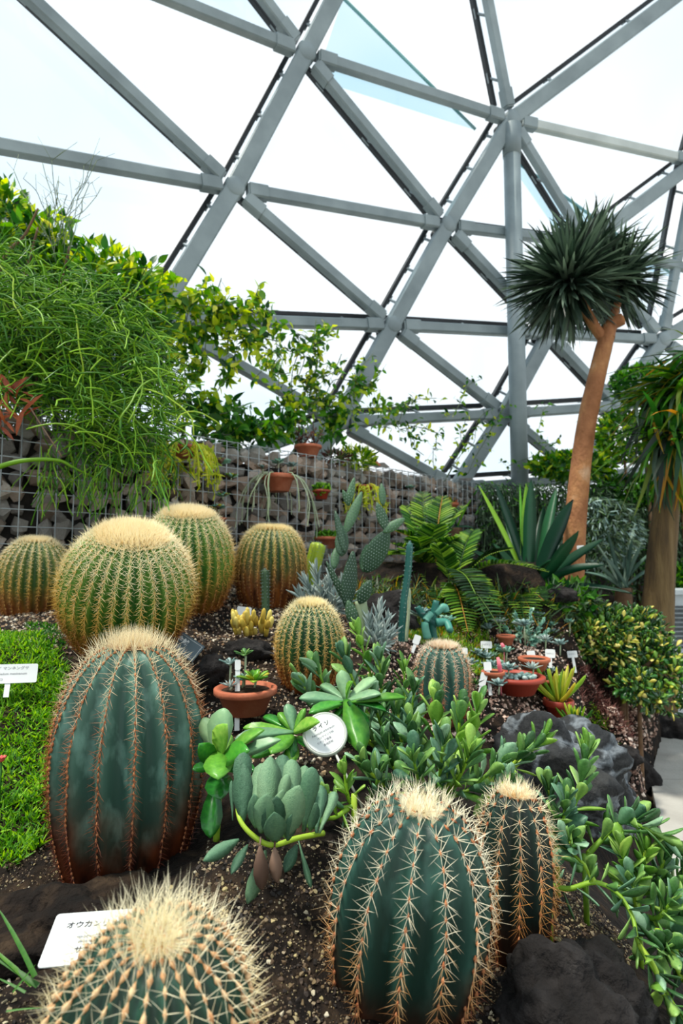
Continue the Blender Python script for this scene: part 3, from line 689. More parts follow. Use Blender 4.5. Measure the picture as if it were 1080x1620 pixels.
rock('dark_rock', 'dark stone on the soil between the front cacti, under the long leafy stem', 'rock', P(292, 1388, 1.38), .1, .08, .03, 'soil', 11, 0, 5, .5)
rock('dark_rock', 'dark rock under the silver succulents beside the orange trunk', 'rock', P(880, 1000, 3.9), .14, .1, .06, 'lava', 12)
rock('edge_rock', 'dark angular rock beside the path under the yellow-green bush', 'rock', P(1000, 1135, 4.0), .13, .15, .14, 'lava', 13)
rock('edge_rock', 'brown shaded rock at the far bend of the path', 'rock', P(1055, 1050, 5.0), .2, .2, .14, 'lava', 14)
rock('edge_rock', 'small dark pointed rock touching the path gravel', 'rock', P(985, 1195, 3.5), .1, .1, .06, 'lava', 15)
rock('soil_lump', 'dark crumbly lump of soil behind the front name card', 'rock', P(110, 1450, 1.12) + Vector((0, .06, -.07)), .22, .13, .07, 'soil', 16, 0, 5, .5)

# ------------------------------------------------------------------ gravel and moss
def inpoly(x, y, poly):
    c = False; j = len(poly) - 1
    for i in range(len(poly)):
        if (poly[i][1] > y) != (poly[j][1] > y) and x < (poly[j][0] - poly[i][0]) * (y - poly[i][1]) / (poly[j][1] - poly[i][1]) + poly[i][0]: c = not c
        j = i
    return c
peb = [to_mesh(hull_stone(i + 90, 1, .85, .7, 11), 'pebble', None) if False else hull_stone(i + 90, 1, .85, .7, 11) for i in range(8)]
PEB = {}
for mk in ('pebble', 'pebble_dark', 'pebble_pink'):
    PEB[mk] = []
    for b_ in peb:
        me = bpy.data.meshes.new('pebble'); b_.to_mesh(me); me.materials.append(M[mk]); PEB[mk].append((me, *mesh_arrays(me)))
def gravel(name, poly, n, smin, smax, mk, single_n=0, bias=2.2):
    xs_ = [q[0] for q in poly]; ys_ = [q[1] for q in poly]; L_ = []
    # corners on the ground give a world-space box to scatter in
    gp = [G(*q) for q in poly]; x0, x1, y0, y1 = min(q.x for q in gp), max(q.x for q in gp), min(q.y for q in gp), max(q.y for q in gp)
    tr = 0
    while len(L_) < n and tr < n * 12:
        tr += 1; x = random.uniform(x0, x1); y = random.uniform(y0, y1); z = gz(x, y); u, v = proj(Vector((x, y, z)))
        if not inpoly(u, v, poly): continue
        s = smin + (smax - smin) * random.random() ** bias; L_.append((Vector((x, y, z + s * .12)), s))
    L_.sort(key=lambda q: -q[1] / q[0].y); mb = MB()
    for i, (p, s) in enumerate(L_):
        pr = random.choice(PEB[mk]); q = Quaternion((random.gauss(0, 1), random.gauss(0, .4), random.gauss(0, .4), random.gauss(0, 1))).normalized()
        if i < single_n:
            o = bpy.data.objects.new('pebble', pr[0]); C.objects.link(o); o.parent = floor; o.location = p; o.rotation_mode = 'QUATERNION'; o.rotation_quaternion = q; o.scale = (s, s, s)
        else: mb.add([p + q @ (Vector(v) * s) for v in pr[1]], pr[2], random.random())
    mb.build(name, M[mk], floor, smooth=False, stuff=True)
gravel('front_gravel', [(330,1330),(560,1330),(900,1380),(1000,1500),(980,1660),(380,1660),(300,1400)], 9500, .0035, .014, 'pebble_dark', 190, 3.2)
gravel('left_gravel', [(-30,1320),(110,1330),(230,1400),(420,1420),(380,1500),(240,1400),(60,1420),(-40,1400)], 1500, .003, .012, 'pebble_dark', 30, 3)
gravel('corner_gravel', [(-60,1560),(60,1540),(140,1620),(100,1700),(-60,1700)], 500, .003, .012, 'pebble_dark', 10, 3)
gravel('back_gravel', [(280,925),(620,925),(640,1120),(470,1260),(330,1240),(290,1060)], 9500, .006, .022, 'pebble', 50, 2)
gravel('pale_gravel', [(-60,955),(110,960),(130,1040),(60,1030),(-60,990)], 2400, .008, .024, 'pebble', 20, 2)
gravel('right_gravel', [(600,960),(960,1000),(980,1150),(900,1180),(760,1180),(600,1130)], 6500, .007, .024, 'pebble_pink', 0, 2)
gravel('path_gravel', [(960,1120),(1045,1110),(1022,1240),(1008,1300),(985,1290),(965,1180)], 3500, .012, .04, 'pebble_pink', 120, 1.6)
def tufts(parent_name, label, cat, poly, n, L, pr, up=.7, kind_thing=True, wf=1., zoff=0.):
    gp = [G(*q) for q in poly]; x0, x1, y0, y1 = min(q.x for q in gp), max(q.x for q in gp), min(q.y for q in gp), max(q.y for q in gp); it = []; tr = 0
    while len(it) < n and tr < n * 12:
        tr += 1; x = random.uniform(x0, x1); y = random.uniform(y0, y1); z = gz(x, y); u, v = proj(Vector((x, y, z)))
        if not inpoly(u, v, poly): continue
        d = Vector((random.gauss(0, 1), random.gauss(0, 1), abs(random.gauss(up, .5)) + .15)); it.append((Vector((x, y, z + zoff + .01 * noise.noise(Vector((x * 9, y * 9, 0))))), d, Vector((0, 0, 1)) + rv(.4), L * random.uniform(.6, 1.3), wf, random.choice(pr)))
    c = sum((q[0] for q in it), Vector()) / len(it)
    og = Vector((c.x, c.y, gz(c.x, c.y))); by = {}
    for q in it: by.setdefault(q[5][0].name, []).append(q)
    V = []; Fc = []; rn = []; mi = []; mats = []
    for k, ls in by.items():
        v = ls[0][5][1]; nv = len(v); mats.append(ls[0][5][0].materials[0])
        for (p, d, nn, Ls, w_, pr_) in ls:
            xx, yy_, zz_ = basis(d, nn); o = len(V); B = np.array([(xx * Ls * w_)[:], (yy_ * Ls)[:], (zz_ * Ls)[:]])
            V += (v @ B + np.array((p - og)[:])).tolist(); Fc += [tuple(j + o for j in f) for f in pr_[2]]; rn += [random.random()] * nv; mi += [len(mats) - 1] * len(pr_[2])
    me = bpy.data.meshes.new(parent_name); me.from_pydata(V, [], Fc); a = me.attributes.new('rnd', 'FLOAT', 'POINT'); a.data.foreach_set('value', rn)
    for q in mats: me.materials.append(q)
    me.polygons.foreach_set('material_index', mi); me.polygons.foreach_set('use_smooth', [True] * len(Fc))
    o = bpy.data.objects.new(parent_name, me); C.objects.link(o); o.location = og; o['kind'] = 'stuff'; tag(o, label, cat); return o
tufts('moss_carpet', 'bright green mossy carpet plant covering the ground at the left edge', 'moss', [(-150,1010),(60,1000),(110,1060),(100,1180),(70,1340),(20,1370),(-150,1390)], 15000, .026, [proto('blade', 'moss', 0, .1)], .9, wf=3.2)
tufts('moss_fringe', 'dark green low growth between the pale gravel and the moss', 'moss', [(40,985),(100,990),(110,1050),(50,1020)], 900, .02, [proto('blade', 'vine_dark')], .8, wf=4)
tufts('stonecrop_mat', 'yellow-green stonecrop mat behind the small squat barrel cactus', 'ground cover', [(640,985),(760,985),(800,1050),(760,1075),(700,1030),(640,1010)], 3500, .04, [proto('blade', 'moss'), proto('blade', 'strap'), proto('blade', 'frond')], 1.2, wf=2.6)
tufts('red_stonecrop', 'matted reddish brown dried stonecrop hanging over the bed edge', 'ground cover', [(895,1050),(960,1060),(1000,1130),(1005,1170),(960,1160),(920,1110)], 3500, .045, [proto('blade', 'red_moss')], .5, wf=2.)
tufts('green_stonecrop', 'small green creeping stonecrop between the boulders and red stonecrop', 'ground cover', [(930,1110),(960,1140),(985,1210),(970,1225),(940,1170)], 900, .035, [proto('blade', 'moss'), proto('blade', 'frond')], .6, wf=3)

# ------------------------------------------------------------------ spoon-leaved succulents in the foreground
RSV = [proto('lance', 'silver', .12, 0, .3)]
SP = [proto('spoon', 'spoon', .09, .12, .25), proto('spoon', 'spoon_blue', .09, .08, .3), proto('spoon', 'spoon', .09, -.06, .2), proto('oval', 'spoon_blue', .08, .1, .25), proto('oval', 'spoon', .08, .1, .25)]
SPB = [proto('spoon', 'spoon_bright', .09, .1, .25), proto('spoon', 'spoon', .09, .05, .2), proto('oval', 'spoon_bright', .08, .1, .25)]
def succulent(name, label, root, stems, L, group=None, rad=.006, stemm='stem_green', limit=300):
    """stems: list of (list of (u, v, Y), number of leaves, protos)"""
    rt = P(*root); t = thing(name, label, 'succulent', rt, group); its = []
    g0 = gz(rt.x, rt.y)
    if rt.z > g0: m_ = MB(); tube(m_, [Vector((rt.x, rt.y, g0 - .02)), rt + Vector((0, 0, .02))], rad * 1.2, 7); m_.build('stem', M[stemm], t)
    for pts, n, pr, *o in stems:
        pp = [P(*q) for q in pts]; m_ = MB(); kk = len(pp)
        sp_ = spline(pp, 6); tube(m_, sp_, [rad * (1.1 - .6 * i / len(sp_)) for i in range(len(sp_))], 7, random.random())
        m_.build('stem', M[stemm], t); Ls = (o[0] if o else L) * 1.28; n = int(n * 1.25)
        its += stem_leaves(pp, Ls, n, pr, start=o[1] if len(o) > 1 else .2, wf=1.25 if pr is not RSV else .9, grow=.8)
    place_leaves(t, its, limit); return t
def st(base, tip, n, pr, bend=.0, L=None, start=.25):
    b, t_ = base, tip; mid = ((b[0] + t_[0]) / 2 + bend, (b[1] + t_[1]) / 2 + 12, (b[2] + t_[2]) / 2)
    r_ = [[b, mid, t_], n, pr]
    if L: r_ += [L, start]
    return tuple(r_)
succulent('spoon_leaf_succulent', 'big blue-green spoon-leaved succulent sprawling behind the round name plate', (600, 1190, 1.85),
    [st((590,1160,1.9),(502,1062,1.85),14,SP,-10), st((600,1160,1.95),(545,1040,1.95),16,SP), st((610,1150,2.0),(566,1000,2.05),17,SPB,4,.062),
     st((610,1160,2.0),(600,1045,2.0),15,SP), st((620,1160,2.0),(640,1062,2.0),14,SPB,6,.065), st((640,1170,1.95),(655,1095,1.9),12,SP), st((620,1180,1.85),(590,1105,1.8),14,SP),
     st((620,1200,1.8),(560,1120,1.78),13,SP,-8), st((640,1200,1.8),(630,1130,1.75),13,SP), st((600,1180,1.9),(480,1085,1.8),12,SP,-12)], .078, limit=300)
succulent('spoon_leaf_succulent', 'upright green spoon-leaved succulent between the wide dark cactus and the squat one', (690, 1250, 1.6),
    [st((680,1240,1.6),(690,1110,1.65),18,SPB), st((690,1250,1.6),(728,1130,1.6),16,SPB,8), st((700,1250,1.6),(755,1125,1.65),14,SPB,12), st((670,1240,1.6),(650,1150,1.6),15,SP),
     st((690,1260,1.5),(700,1180,1.45),14,SP), st((700,1260,1.5),(742,1195,1.45),13,SPB), st((670,1250,1.55),(610,1180,1.55),14,SP,-10), st((700,1265,1.5),(790,1205,1.5),14,SP,0),
     st((670,1260,1.5),(655,1205,1.42),12,SP), st((660,1260,1.5),(580,1215,1.45),12,SP,-6)], .07)
succulent('spoon_leaf_succulent', 'spoon-leaved shoot reaching right across the dark boulder, level with its crest', (770, 1240, 1.6),
    [st((760,1240,1.6),(858,1170,1.65),18,SPB,0), st((765,1240,1.6),(825,1190,1.6),12,SP), st((760,1245,1.55),(800,1235,1.45),9,SP)], .062)
succulent('spoon_leaf_succulent', 'blue-green spoon-leaved shoots standing right of the narrow dark cactus', (880, 1330, 1.5),
    [st((880,1320,1.5),(928,1195,1.55),17,SPB,6,.07), st((878,1320,1.5),(868,1250,1.5),12,SP), st((880,1330,1.5),(895,1270,1.45),14,SP), st((885,1330,1.45),(905,1330,1.35),9,SP)], .06)
succulent('trailing_succulent', 'leafy arching shoot reaching right towards the path above the long stem', (925, 1365, 1.45),
    [([(925,1360,1.45),(950,1330,1.45),(985,1300,1.45),(1020,1310,1.42),(1060,1335,1.4)],20,SP,.065,.2), ([(930,1350,1.45),(960,1320,1.5),(1000,1290,1.5)],10,SP)], .06)
succulent('trailing_succulent', 'dense green spoon-leaved shoots at the right edge over the bed rim', (1010, 1440, 1.4),
    [st((1000,1430,1.42),(985,1350,1.42),13,SPB), st((1010,1430,1.42),(1020,1345,1.42),15,SPB), st((1020,1430,1.42),(1050,1360,1.42),14,SP), st((1030,1440,1.4),(1080,1390,1.4),13,SP),
     st((1020,1450,1.35),(1060,1430,1.3),12,SP), st((1030,1460,1.35),(1095,1440,1.35),12,SP), st((1040,1480,1.3),(1100,1500,1.3),12,SP), st((1010,1440,1.4),(1000,1400,1.35),10,SP),
     st((1040,1470,1.3),(1050,1500,1.25),12,SP), st((1060,1500,1.25),(1090,1560,1.22),12,SP)], .062)
succulent('trailing_succulent', 'thick yellow-green trailing stem with sparse leaves curving over the lava rock', (868, 1400, 1.32),
    [([(868,1400,1.34),(900,1406,1.32),(940,1396,1.3),(975,1412,1.28),(1000,1450,1.24),(1010,1495,1.2),(1040,1545,1.16),(1072,1600,1.12)],26,SP,.052,.05),
     ([(1010,1495,1.2),(1035,1530,1.17),(1050,1575,1.14),(1085,1610,1.1)],9,SPB), ([(940,1396,1.3),(925,1370,1.33),(900,1345,1.36)],7,SP)], .05, rad=.0055)
# leaves placed one by one
def leaf_at(a, b, wf, pr, face=None):
    """a leaf from (u, v, Y) to (u, v, Y)"""
    p, q = P(*a), P(*b); d = q - p
    n = face or ((CAM - p).normalized() + Vector((0, 0, .5)) + rv(.2))
    return (p, d, n, d.length, wf, pr)
PD = proto('paddle', 'paddle', .06, .12, .4); PDk = proto('paddle', 'paddle_dark', .07, .1, .4); PP = proto('paddle', 'paddle_pale', .06, .1, .4); DU = proto('oval', 'dusty', .06, .05, .2); DUS = proto('spoon', 'dusty', .06, .05, .15)
def paddle_plant(label, root, items, stem=None):
    t = thing('paddle_leaf_succulent', label, 'succulent', P(*root))
    m_ = MB(); tube(m_, spline([P(*q) for q in (stem or [root, (root[0], root[1] - 30, root[2])])], 6), .008, 8); m_.build('stem', M['stem_green'], t)
    place_leaves(t, [leaf_at(a, b, wf, pr) for a, b, wf, pr in items]); return t
paddle_plant('glossy bright green paddle-leaved succulent wedged against the tall barrel cactus', (342,1250,1.42), [
    ((345,1205,1.42),(352,1120,1.45),1.1,PP), ((345,1200,1.42),(352,1150,1.36),1.,PD), ((350,1200,1.42),(320,1135,1.45),.8,PP), ((345,1210,1.4),(412,1150,1.4),.55,PD), ((350,1210,1.4),(440,1168,1.38),.4,PP),
    ((342,1210,1.42),(318,1180,1.36),1.,PDk), ((348,1208,1.4),(385,1185,1.3),.8,PDk), ((345,1190,1.4),(345,1225,1.3),1.3,PD), ((345,1220,1.42),(348,1258,1.32),1.25,PDk), ((340,1215,1.42),(306,1215,1.38),.9,PDk),
    ((340,1240,1.42),(332,1322,1.33),.85,PDk), ((350,1215,1.42),(400,1215,1.36),.7,PDk), ((345,1215,1.45),(365,1160,1.5),.7,PD)], [(342,1330,1.42),(345,1270,1.42),(346,1200,1.42)])
paddle_plant('bright green rosette succulent left of the round name plate', (465,1200,1.62), [
    ((465,1160,1.62),(385,1150,1.6),.5,PD), ((465,1160,1.62),(375,1165,1.52),.42,PP), ((465,1160,1.62),(455,1112,1.66),.9,PP), ((465,1160,1.62),(497,1140,1.52),.6,PD), ((465,1165,1.6),(430,1185,1.5),1.,PD),
    ((465,1160,1.62),(482,1120,1.64),.6,PD), ((465,1160,1.62),(440,1125,1.66),.7,PD), ((465,1168,1.62),(500,1180,1.55),.8,PDk), ((465,1165,1.6),(455,1200,1.52),.9,PDk), ((466,1175,1.6),(458,1205,1.5),.8,PD), ((465,1160,1.62),(415,1130,1.68),.5,PDk),
    ((465,1170,1.6),(400,1195,1.52),.6,PDk)])
paddle_plant('large pale green rosette succulent above the round name plate', (548,1150,1.72), [
    ((548,1110,1.72),(474,1102,1.7),.55,PP), ((548,1110,1.72),(540,1060,1.74),1.,PP), ((548,1110,1.72),(600,1095,1.68),.6,PP), ((548,1108,1.72),(572,1182,1.55),.75,PD), ((548,1110,1.72),(610,1120,1.66),.45,PDk),
    ((548,1105,1.7),(552,1078,1.64),.6,PD), ((548,1112,1.72),(490,1125,1.66),.6,PDk), ((548,1110,1.72),(505,1080,1.8),.5,PP), ((548,1110,1.72),(595,1070,1.78),.6,PP), ((548,1115,1.72),(525,1140,1.68),.7,PDk), ((550,1110,1.7),(585,1150,1.66),.6,PDk),
    ((555,1112,1.7),(640,1100,1.68),.35,PD)])
# grey-green row in front of the plate
t = thing('trailing_succulent', 'row of dusty grey-green upright leaves on a yellow-green stem, under the round plate', 'succulent', P(505, 1322, 1.2))
m_ = MB(); sp_ = spline([P(*q) for q in [(512,1318,1.24),(470,1326,1.2),(430,1337,1.17),(400,1322,1.16),(380,1298,1.17),(376,1272,1.2),(386,1255,1.22)]], 8); tube(m_, sp_, [.0058 - .00004 * i for i in range(len(sp_))], 8); m_.build('stem', M['stem_green'], t)
LL = [((384,1300,1.17),(384,1208,1.2),1.15,DU), ((378,1285,1.18),(386,1190,1.22),1.2,DUS), ((405,1310,1.17),(402,1258,1.15),1.1,DU), ((412,1318,1.17),(422,1258,1.14),1.3,DU), ((425,1328,1.17),(438,1262,1.15),1.4,DU),
      ((436,1333,1.17),(434,1288,1.12),1.3,DU), ((450,1325,1.18),(472,1245,1.15),1.25,DU), ((480,1316,1.2),(494,1215,1.2),1.05,DUS), ((460,1300,1.22),(462,1200,1.28),1.1,DUS), ((420,1300,1.22),(430,1195,1.3),1.2,DU),
      ((400,1290,1.22),(418,1205,1.3),1.2,DUS), ((440,1290,1.24),(448,1192,1.32),1.1,DUS), ((470,1310,1.22),(482,1210,1.28),.9,DUS), ((435,1300,1.23),(455,1225,1.25),.9,DUS), ((430,1310,1.2),(448,1250,1.2),1.1,DU),
      ((378,1328,1.17),(322,1362,1.13),.95,DU), ((392,1336,1.16),(365,1382,1.12),.95,DU), ((472,1330,1.19),(492,1405,1.16),.5,DUS), ((420,1345,1.17),(392,1432,1.15),.9,DU), ((470,1335,1.2),(450,1380,1.17),1.2,DU),
      ((368,1298,1.18),(366,1235,1.2),.5,DUS), ((500,1318,1.22),(508,1240,1.3),1.,DUS), ((505,1318,1.22),(530,1250,1.3),.9,DUS), ((490,1315,1.22),(500,1270,1.22),1.2,DU), ((455,1330,1.18),(462,1290,1.16),1.2,DU)]
place_leaves(t, [leaf_at(a, b, wf, pr, (CAM - P(*a)).normalized() + rv(.15)) for a, b, wf, pr in LL])
DL = proto('oval', 'dead_leaf', .16, .2, .5)
for lab, a, b, wf in (('withered tan leaf hanging from the stem, the left one of two', (411,1338,1.15), (414,1412,1.13), 1.0), ('withered tan leaf hanging from the stem, the right one of two', (434,1340,1.16), (438,1398,1.14), 1.1)):
    p, d, n, L_, w_, pr_ = leaf_at(a, b, wf, DL, (CAM - P(*a)).normalized()); x, y, z = basis(d, n)
    mb = MB(); mb.add([p + x * v[0] * L_ * w_ + y * v[1] * L_ + z * v[2] * L_ for v in DL[1]], DL[2], .4); tube(mb, [p, p + Vector((0, .01, .012))], .002, 5)
    single(mb, 'dead_leaf', M['dead_leaf'], lab, 'dead leaf', p)
succulent('trailing_succulent', 'small green shoots filling the gap between the grey-green row and the wide cactus', (560, 1270, 1.4),
    [st((555,1270,1.42),(545,1225,1.42),8,SPB), st((560,1275,1.4),(515,1255,1.4),8,SP), st((580,1265,1.45),(600,1222,1.45),9,SP), st((550,1280,1.4),(500,1285,1.32),7,SPB)], .05)

# ------------------------------------------------------------------ prickly pear, columns, small cacti
def pad_shape(mb, a, b, wd, th, nrm):
    d = (b - a); L_ = d.length; x, y, z = basis(d, nrm); n = 12; rings = 10; V = []
    for i in range(rings + 1):
        t_ = i / rings; w_ = wd * (math.sin(math.pi * min(max(t_ ** .85, .015), .985)) ** .6); h = th * (math.sin(math.pi * min(max(t_, .03), .97)) ** .4)
        for k in range(n): q = 2 * math.pi * k / n; V.append(a + y * (L_ * t_) + x * (w_ * math.cos(q)) + z * (h * math.sin(q)))
    mb.add(V, [(i * n + k, i * n + (k + 1) % n, (i + 1) * n + (k + 1) % n, (i + 1) * n + k) for i in range(rings) for k in range(n)] + [tuple(range(n))[::-1], tuple(range(rings * n, rings * n + n))], random.random())
    return x, y, z, L_
t = thing('prickly_pear', 'upright grey-green prickly pear with oval pads dotted with pale areoles', 'cactus', P(572, 1010, 2.75))
m_ = MB(); tube(m_, spline([P(574,1020,2.75),P(574,980,2.75),P(570,950,2.75)], 4), [.03] * 9, 10); m_.build('trunk', M['stem_pale'], t)
for a, b, wd in [((548,962,2.75),(558,872,2.75),.038),((540,880,2.75),(541,832,2.8),.034),((545,875,2.74),(530,808,2.8),.02),((545,845,2.8),(572,778,2.85),.027),((552,800,2.85),(542,775,2.85),.016),
                 ((578,905,2.75),(614,838,2.7),.052),((612,840,2.7),(596,795,2.72),.026),((606,800,2.72),(603,765,2.75),.018),((606,842,2.7),(640,820,2.7),.024),((568,955,2.72),(586,918,2.7),.032),
                 ((552,962,2.78),(516,888,2.78),.018),((528,900,2.8),(532,865,2.85),.022),((575,905,2.8),(580,862,2.85),.028),((550,800,2.88),(560,756,2.9),.02),((562,990,2.72),(550,950,2.72),.03)]:
    mb = MB(); A, B = P(*a), P(*b); nn = (CAM - A).normalized() + Vector((random.uniform(-.35, .35), 0, .1)); x, y, z, L_ = pad_shape(mb, A, B, wd, .011, nn); pd = mb.build('pad', M['pad'], t)
    mg = MB(); k_ = max(3, int(L_ / .014))
    for i in range(1, k_):
        tt = i / k_; w_ = wd * (math.sin(math.pi * tt ** .85) ** .6)
        for j in range(-4, 5):
            xx = (j + (.5 if i % 2 else 0)) * .013
            if abs(xx) > w_ * .96: continue
            for sg in (1, -1):
                c0 = A + y * L_ * tt + x * xx + z * sg * (.011 * math.sin(math.pi * tt) ** .4 * math.sqrt(max(0, 1 - (xx / w_) ** 2)))
                mg.add([c0 + x * .0022, c0 + y * .0022, c0 - x * .0022, c0 - y * .0022, c0 + z * sg * .004], [(0, 1, 4), (1, 2, 4), (2, 3, 4), (3, 0, 4)])
    mg.build('areoles', M['silver'], pd, smooth=False, stuff=True)
def column_cactus(name, label, pts, rad, m, n=5, sp_=True, mats='silver'):
    q0 = P(*pts[0]); pp = spline([Vector((q0.x, q0.y, min(q0.z, gz(q0.x, q0.y)) - .03))] + [P(*q) for q in pts], 8); t = thing(name, label, 'cactus', pp[0]); mb = MB(); V = []; k_ = n * 4
    for i, p in enumerate(pp):
        f = i / (len(pp) - 1); r_ = rad * (1 - .9 * max(0, (f - .93) / .07) ** 2)
        tg = (pp[min(i + 1, len(pp) - 1)] - pp[max(i - 1, 0)]).normalized(); a = tg.orthogonal().normalized(); a = Vector((1, 0, 0)) - tg * tg.x; a.normalize(); b = tg.cross(a)
        for k in range(k_): q = 2 * math.pi * k / k_; rr = r_ * (1 - .28 * abs(math.sin(n * q / 2))); V.append(p + (a * math.cos(q) + b * math.sin(q)) * rr)
    mb.add(V, [(i * k_ + k, i * k_ + (k + 1) % k_, (i + 1) * k_ + (k + 1) % k_, (i + 1) * k_ + k) for i in range(len(pp) - 1) for k in range(k_)] + [tuple(range(k_))[::-1], tuple(range(len(V) - k_, len(V)))], .3)
    mb.build('body', M[m], t); ms = MB()
    for i in range(0, len(pp)):
        for j in range(n):
            c0 = V[i * k_ + j * 4]; o_ = (c0 - pp[i]).normalized()
            for q in range(4): d = (o_ + rv(.5)).normalized(); w1 = d.orthogonal().normalized() * .0008; ms.add([c0 + w1, c0 - w1, c0 + d.cross(w1), c0 + d * rad * .5], [(0, 1, 3), (1, 2, 3), (2, 0, 3)])
    ms.build('spines', M[mats], t, smooth=False, stuff=True); return t
column_cactus('column_cactus', 'slim blue-green columnar cactus leaning slightly beside the fern', [(634,1018,2.9),(637,960,2.9),(644,910,2.9),(648,856,2.9)], .019, 'blue_cactus')
column_cactus('column_cactus', 'thin pale dried stem rising close behind the slim blue column', [(642,1012,2.93),(646,970,2.95),(647,930,2.95)], .009, 'stem_pale', 4)
column_cactus('column_cactus', 'short thin mottled green column in front of the browned barrel cactus', [(420,985,2.75),(420,940,2.78),(419,900,2.8)], .019, 'hanging_grey', 6)
column_cactus('column_cactus', 'short thick spiny green column between the browned barrel and the wall pot', [(492,915,3.5),(496,890,3.5),(504,858,3.5)], .05, 'finger', 9)
t = thing('branching_cactus', 'blue-green branching cactus with stubby arms behind the small squat barrel', 'cactus', P(690, 1012, 2.95))
for a, b, c in [((686,1012,2.95),(684,985,2.95),(690,950,2.95)),((690,990,2.95),(668,972,2.95),(660,960,2.95)),((690,985,2.9),(706,985,2.9),(712,998,2.85)),((688,970,2.95),(702,960,2.95),(706,968,2.95)),((676,1010,2.9),(672,985,2.9),(682,970,2.92))]:
    mb = MB(); s_ = spline([P(*a), P(*b), P(*c)], 5); tube(mb, s_, [.022 - .0006 * i for i in range(len(s_))], 9); mb.build('arm', M['blue_cactus'], t)
t = thing('thimble_cactus', 'cluster of short golden yellow thimble cactus stems on the gravel', 'cactus', P(398, 1004, 2.55))
for k in range(46):
    u = 398 + random.uniform(-28, 30); p = P(u, 1006 + random.uniform(-22, 2), 2.55 + random.uniform(-.05, .06)); h = random.uniform(.035, .07); d = Vector(((u - 398) / 130, random.uniform(-.3, .1), 1)).normalized()
    mb = MB(); tube(mb, [p, p + d * h * .5, p + d * h * .85, p + d * h], [.009, .0115, .0095, .003], 8, random.random()); mb.build('stem', M['thimble'], t)

# ------------------------------------------------------------------ pots
def pot(name, label, c, r, h, m, rim=.12, group=None, fill=True, tilt=None, cat='pot'):
    t = thing(name, label, cat, c, group); mb = MB(); k = rim * r
    lathe(mb, [(.6 * r, 0), (.68 * r, .02 * h), (.93 * r, .74 * h), (r + k * .4, .75 * h), (r + k * .7, .78 * h), (r + k * .7, .97 * h), (r + k * .3, h), (.9 * r, h), (.88 * r, .85 * h)], c, 32, tilt=tilt)
    mb.build('pot', M[m], t)
    if fill:
        mb = MB(); lathe(mb, [(.88 * r, .80 * h), (.86 * r, .87 * h), (.4 * r, .91 * h), (.01, .92 * h)], c, 20, tilt=tilt); mb.build('compost', M['compost'], t)
    return t
def rosette(name, label, c, n, L, pr, cat='succulent', up=.9, wf=1., h=0., group=None, limit=300):
    t = thing(name, label, cat, c, group); it = []; ph = 0
    if h: m_ = MB(); tube(m_, [c, c + Vector((.004, 0, h))], .004, 6); m_.build('stem', M['stem_pale'], t)
    for i in range(n):
        f = i / n; ph += 2.4; a = R(78 - 60 * f); d = Vector((math.cos(ph) * math.sin(a), math.sin(ph) * math.sin(a), math.cos(a) * up)); nn = Vector((-math.cos(ph) * math.cos(a), -math.sin(ph) * math.cos(a), math.sin(a)))
        it.append((c + Vector((0, 0, h)) + d * .003, d, nn, L * (1 - .5 * f) * random.uniform(.9, 1.1), wf, random.choice(pr)))
    place_leaves(t, it, limit); return t
RO = [proto('jade', 'rosette', .15, .0, .3)]; RS = [proto('jade', 'silver_blue', .15, 0, .3)]
pc = P(388, 1128, 2.0)
pot('terracotta_pot', 'round terracotta pot of mixed succulents on the gravel behind the bright paddle leaves', pc, .1, .088, 'terracotta')
top = pc + Vector((0, 0, .082))
rosette('rosette_succulent', 'lime green rosette on the right side of the terracotta pot', top + Vector((.035, -.03, .01)), 13, .07, [proto('jade', 'paddle', .12, .1, .3), proto('jade', 'finger', .12, .1, .3)], h=.02)
rosette('rosette_succulent', 'tall stemmed green rosette at the back of the terracotta pot', top + Vector((-.01, .03, 0)), 8, .05, [proto('jade', 'spoon', .12, .1, .3)], h=.105)
rosette('rosette_succulent', 'blue-grey rosette with rounded leaves at the back left of the pot', top + Vector((-.06, .02, 0)), 9, .045, RS, h=.075)
rosette('rosette_succulent', 'small silver star rosette at the front left of the pot', top + Vector((-.045, -.04, .005)), 14, .04, RSV, h=.01)
rosette('rosette_succulent', 'small dull green rosette in the middle of the terracotta pot', top + Vector((-.01, -.01, .005)), 10, .04, RO, h=.025)
pc = P(884, 1146, 2.85)
pot('red_pot', 'square-shouldered red plastic pot of finger-leaved succulent at the top of the boulder', pc, .068, .12, 'red_pot', .1)
FG = [proto('finger', 'finger', .1, -.15, 0)]
rosette('finger_succulent', 'yellow-green finger-leaved succulent with orange tips in the red pot', pc + Vector((0, 0, .1)), 26, .22, FG + FG + [proto('finger', 'strap', .1, -.1, 0)], up=2.2, wf=.4)
rosette('finger_succulent', 'upright green finger-leaved clump beside the red pot', P(912, 1155, 2.7), 34, .13, FG + [proto('finger', 'vine', .1, -.1, 0)], up=3.4, wf=.45)
for i, (u, v, Y, r, h, m, lab) in enumerate([(845,1062,3.0,.075,.07,'terracotta','small terracotta pot behind the small blue-green rosettes, beside a white tag'), (780,1082,2.7,.05,.06,'terracotta','tiny terracotta pot next to the squat barrel cactus'),
        (815,1096,2.8,.13,.085,'red_pot','wide shallow red pot of grey pebble plants behind the dark boulder'), (865,1095,2.95,.06,.07,'terracotta','terracotta pot partly hidden left of the finger-leaved plant'), (800,1020,3.3,.05,.055,'terracotta','small brown pot under the pink bud')]):
    pot('nursery_pot', lab, P(u, v, Y), r, h, m)
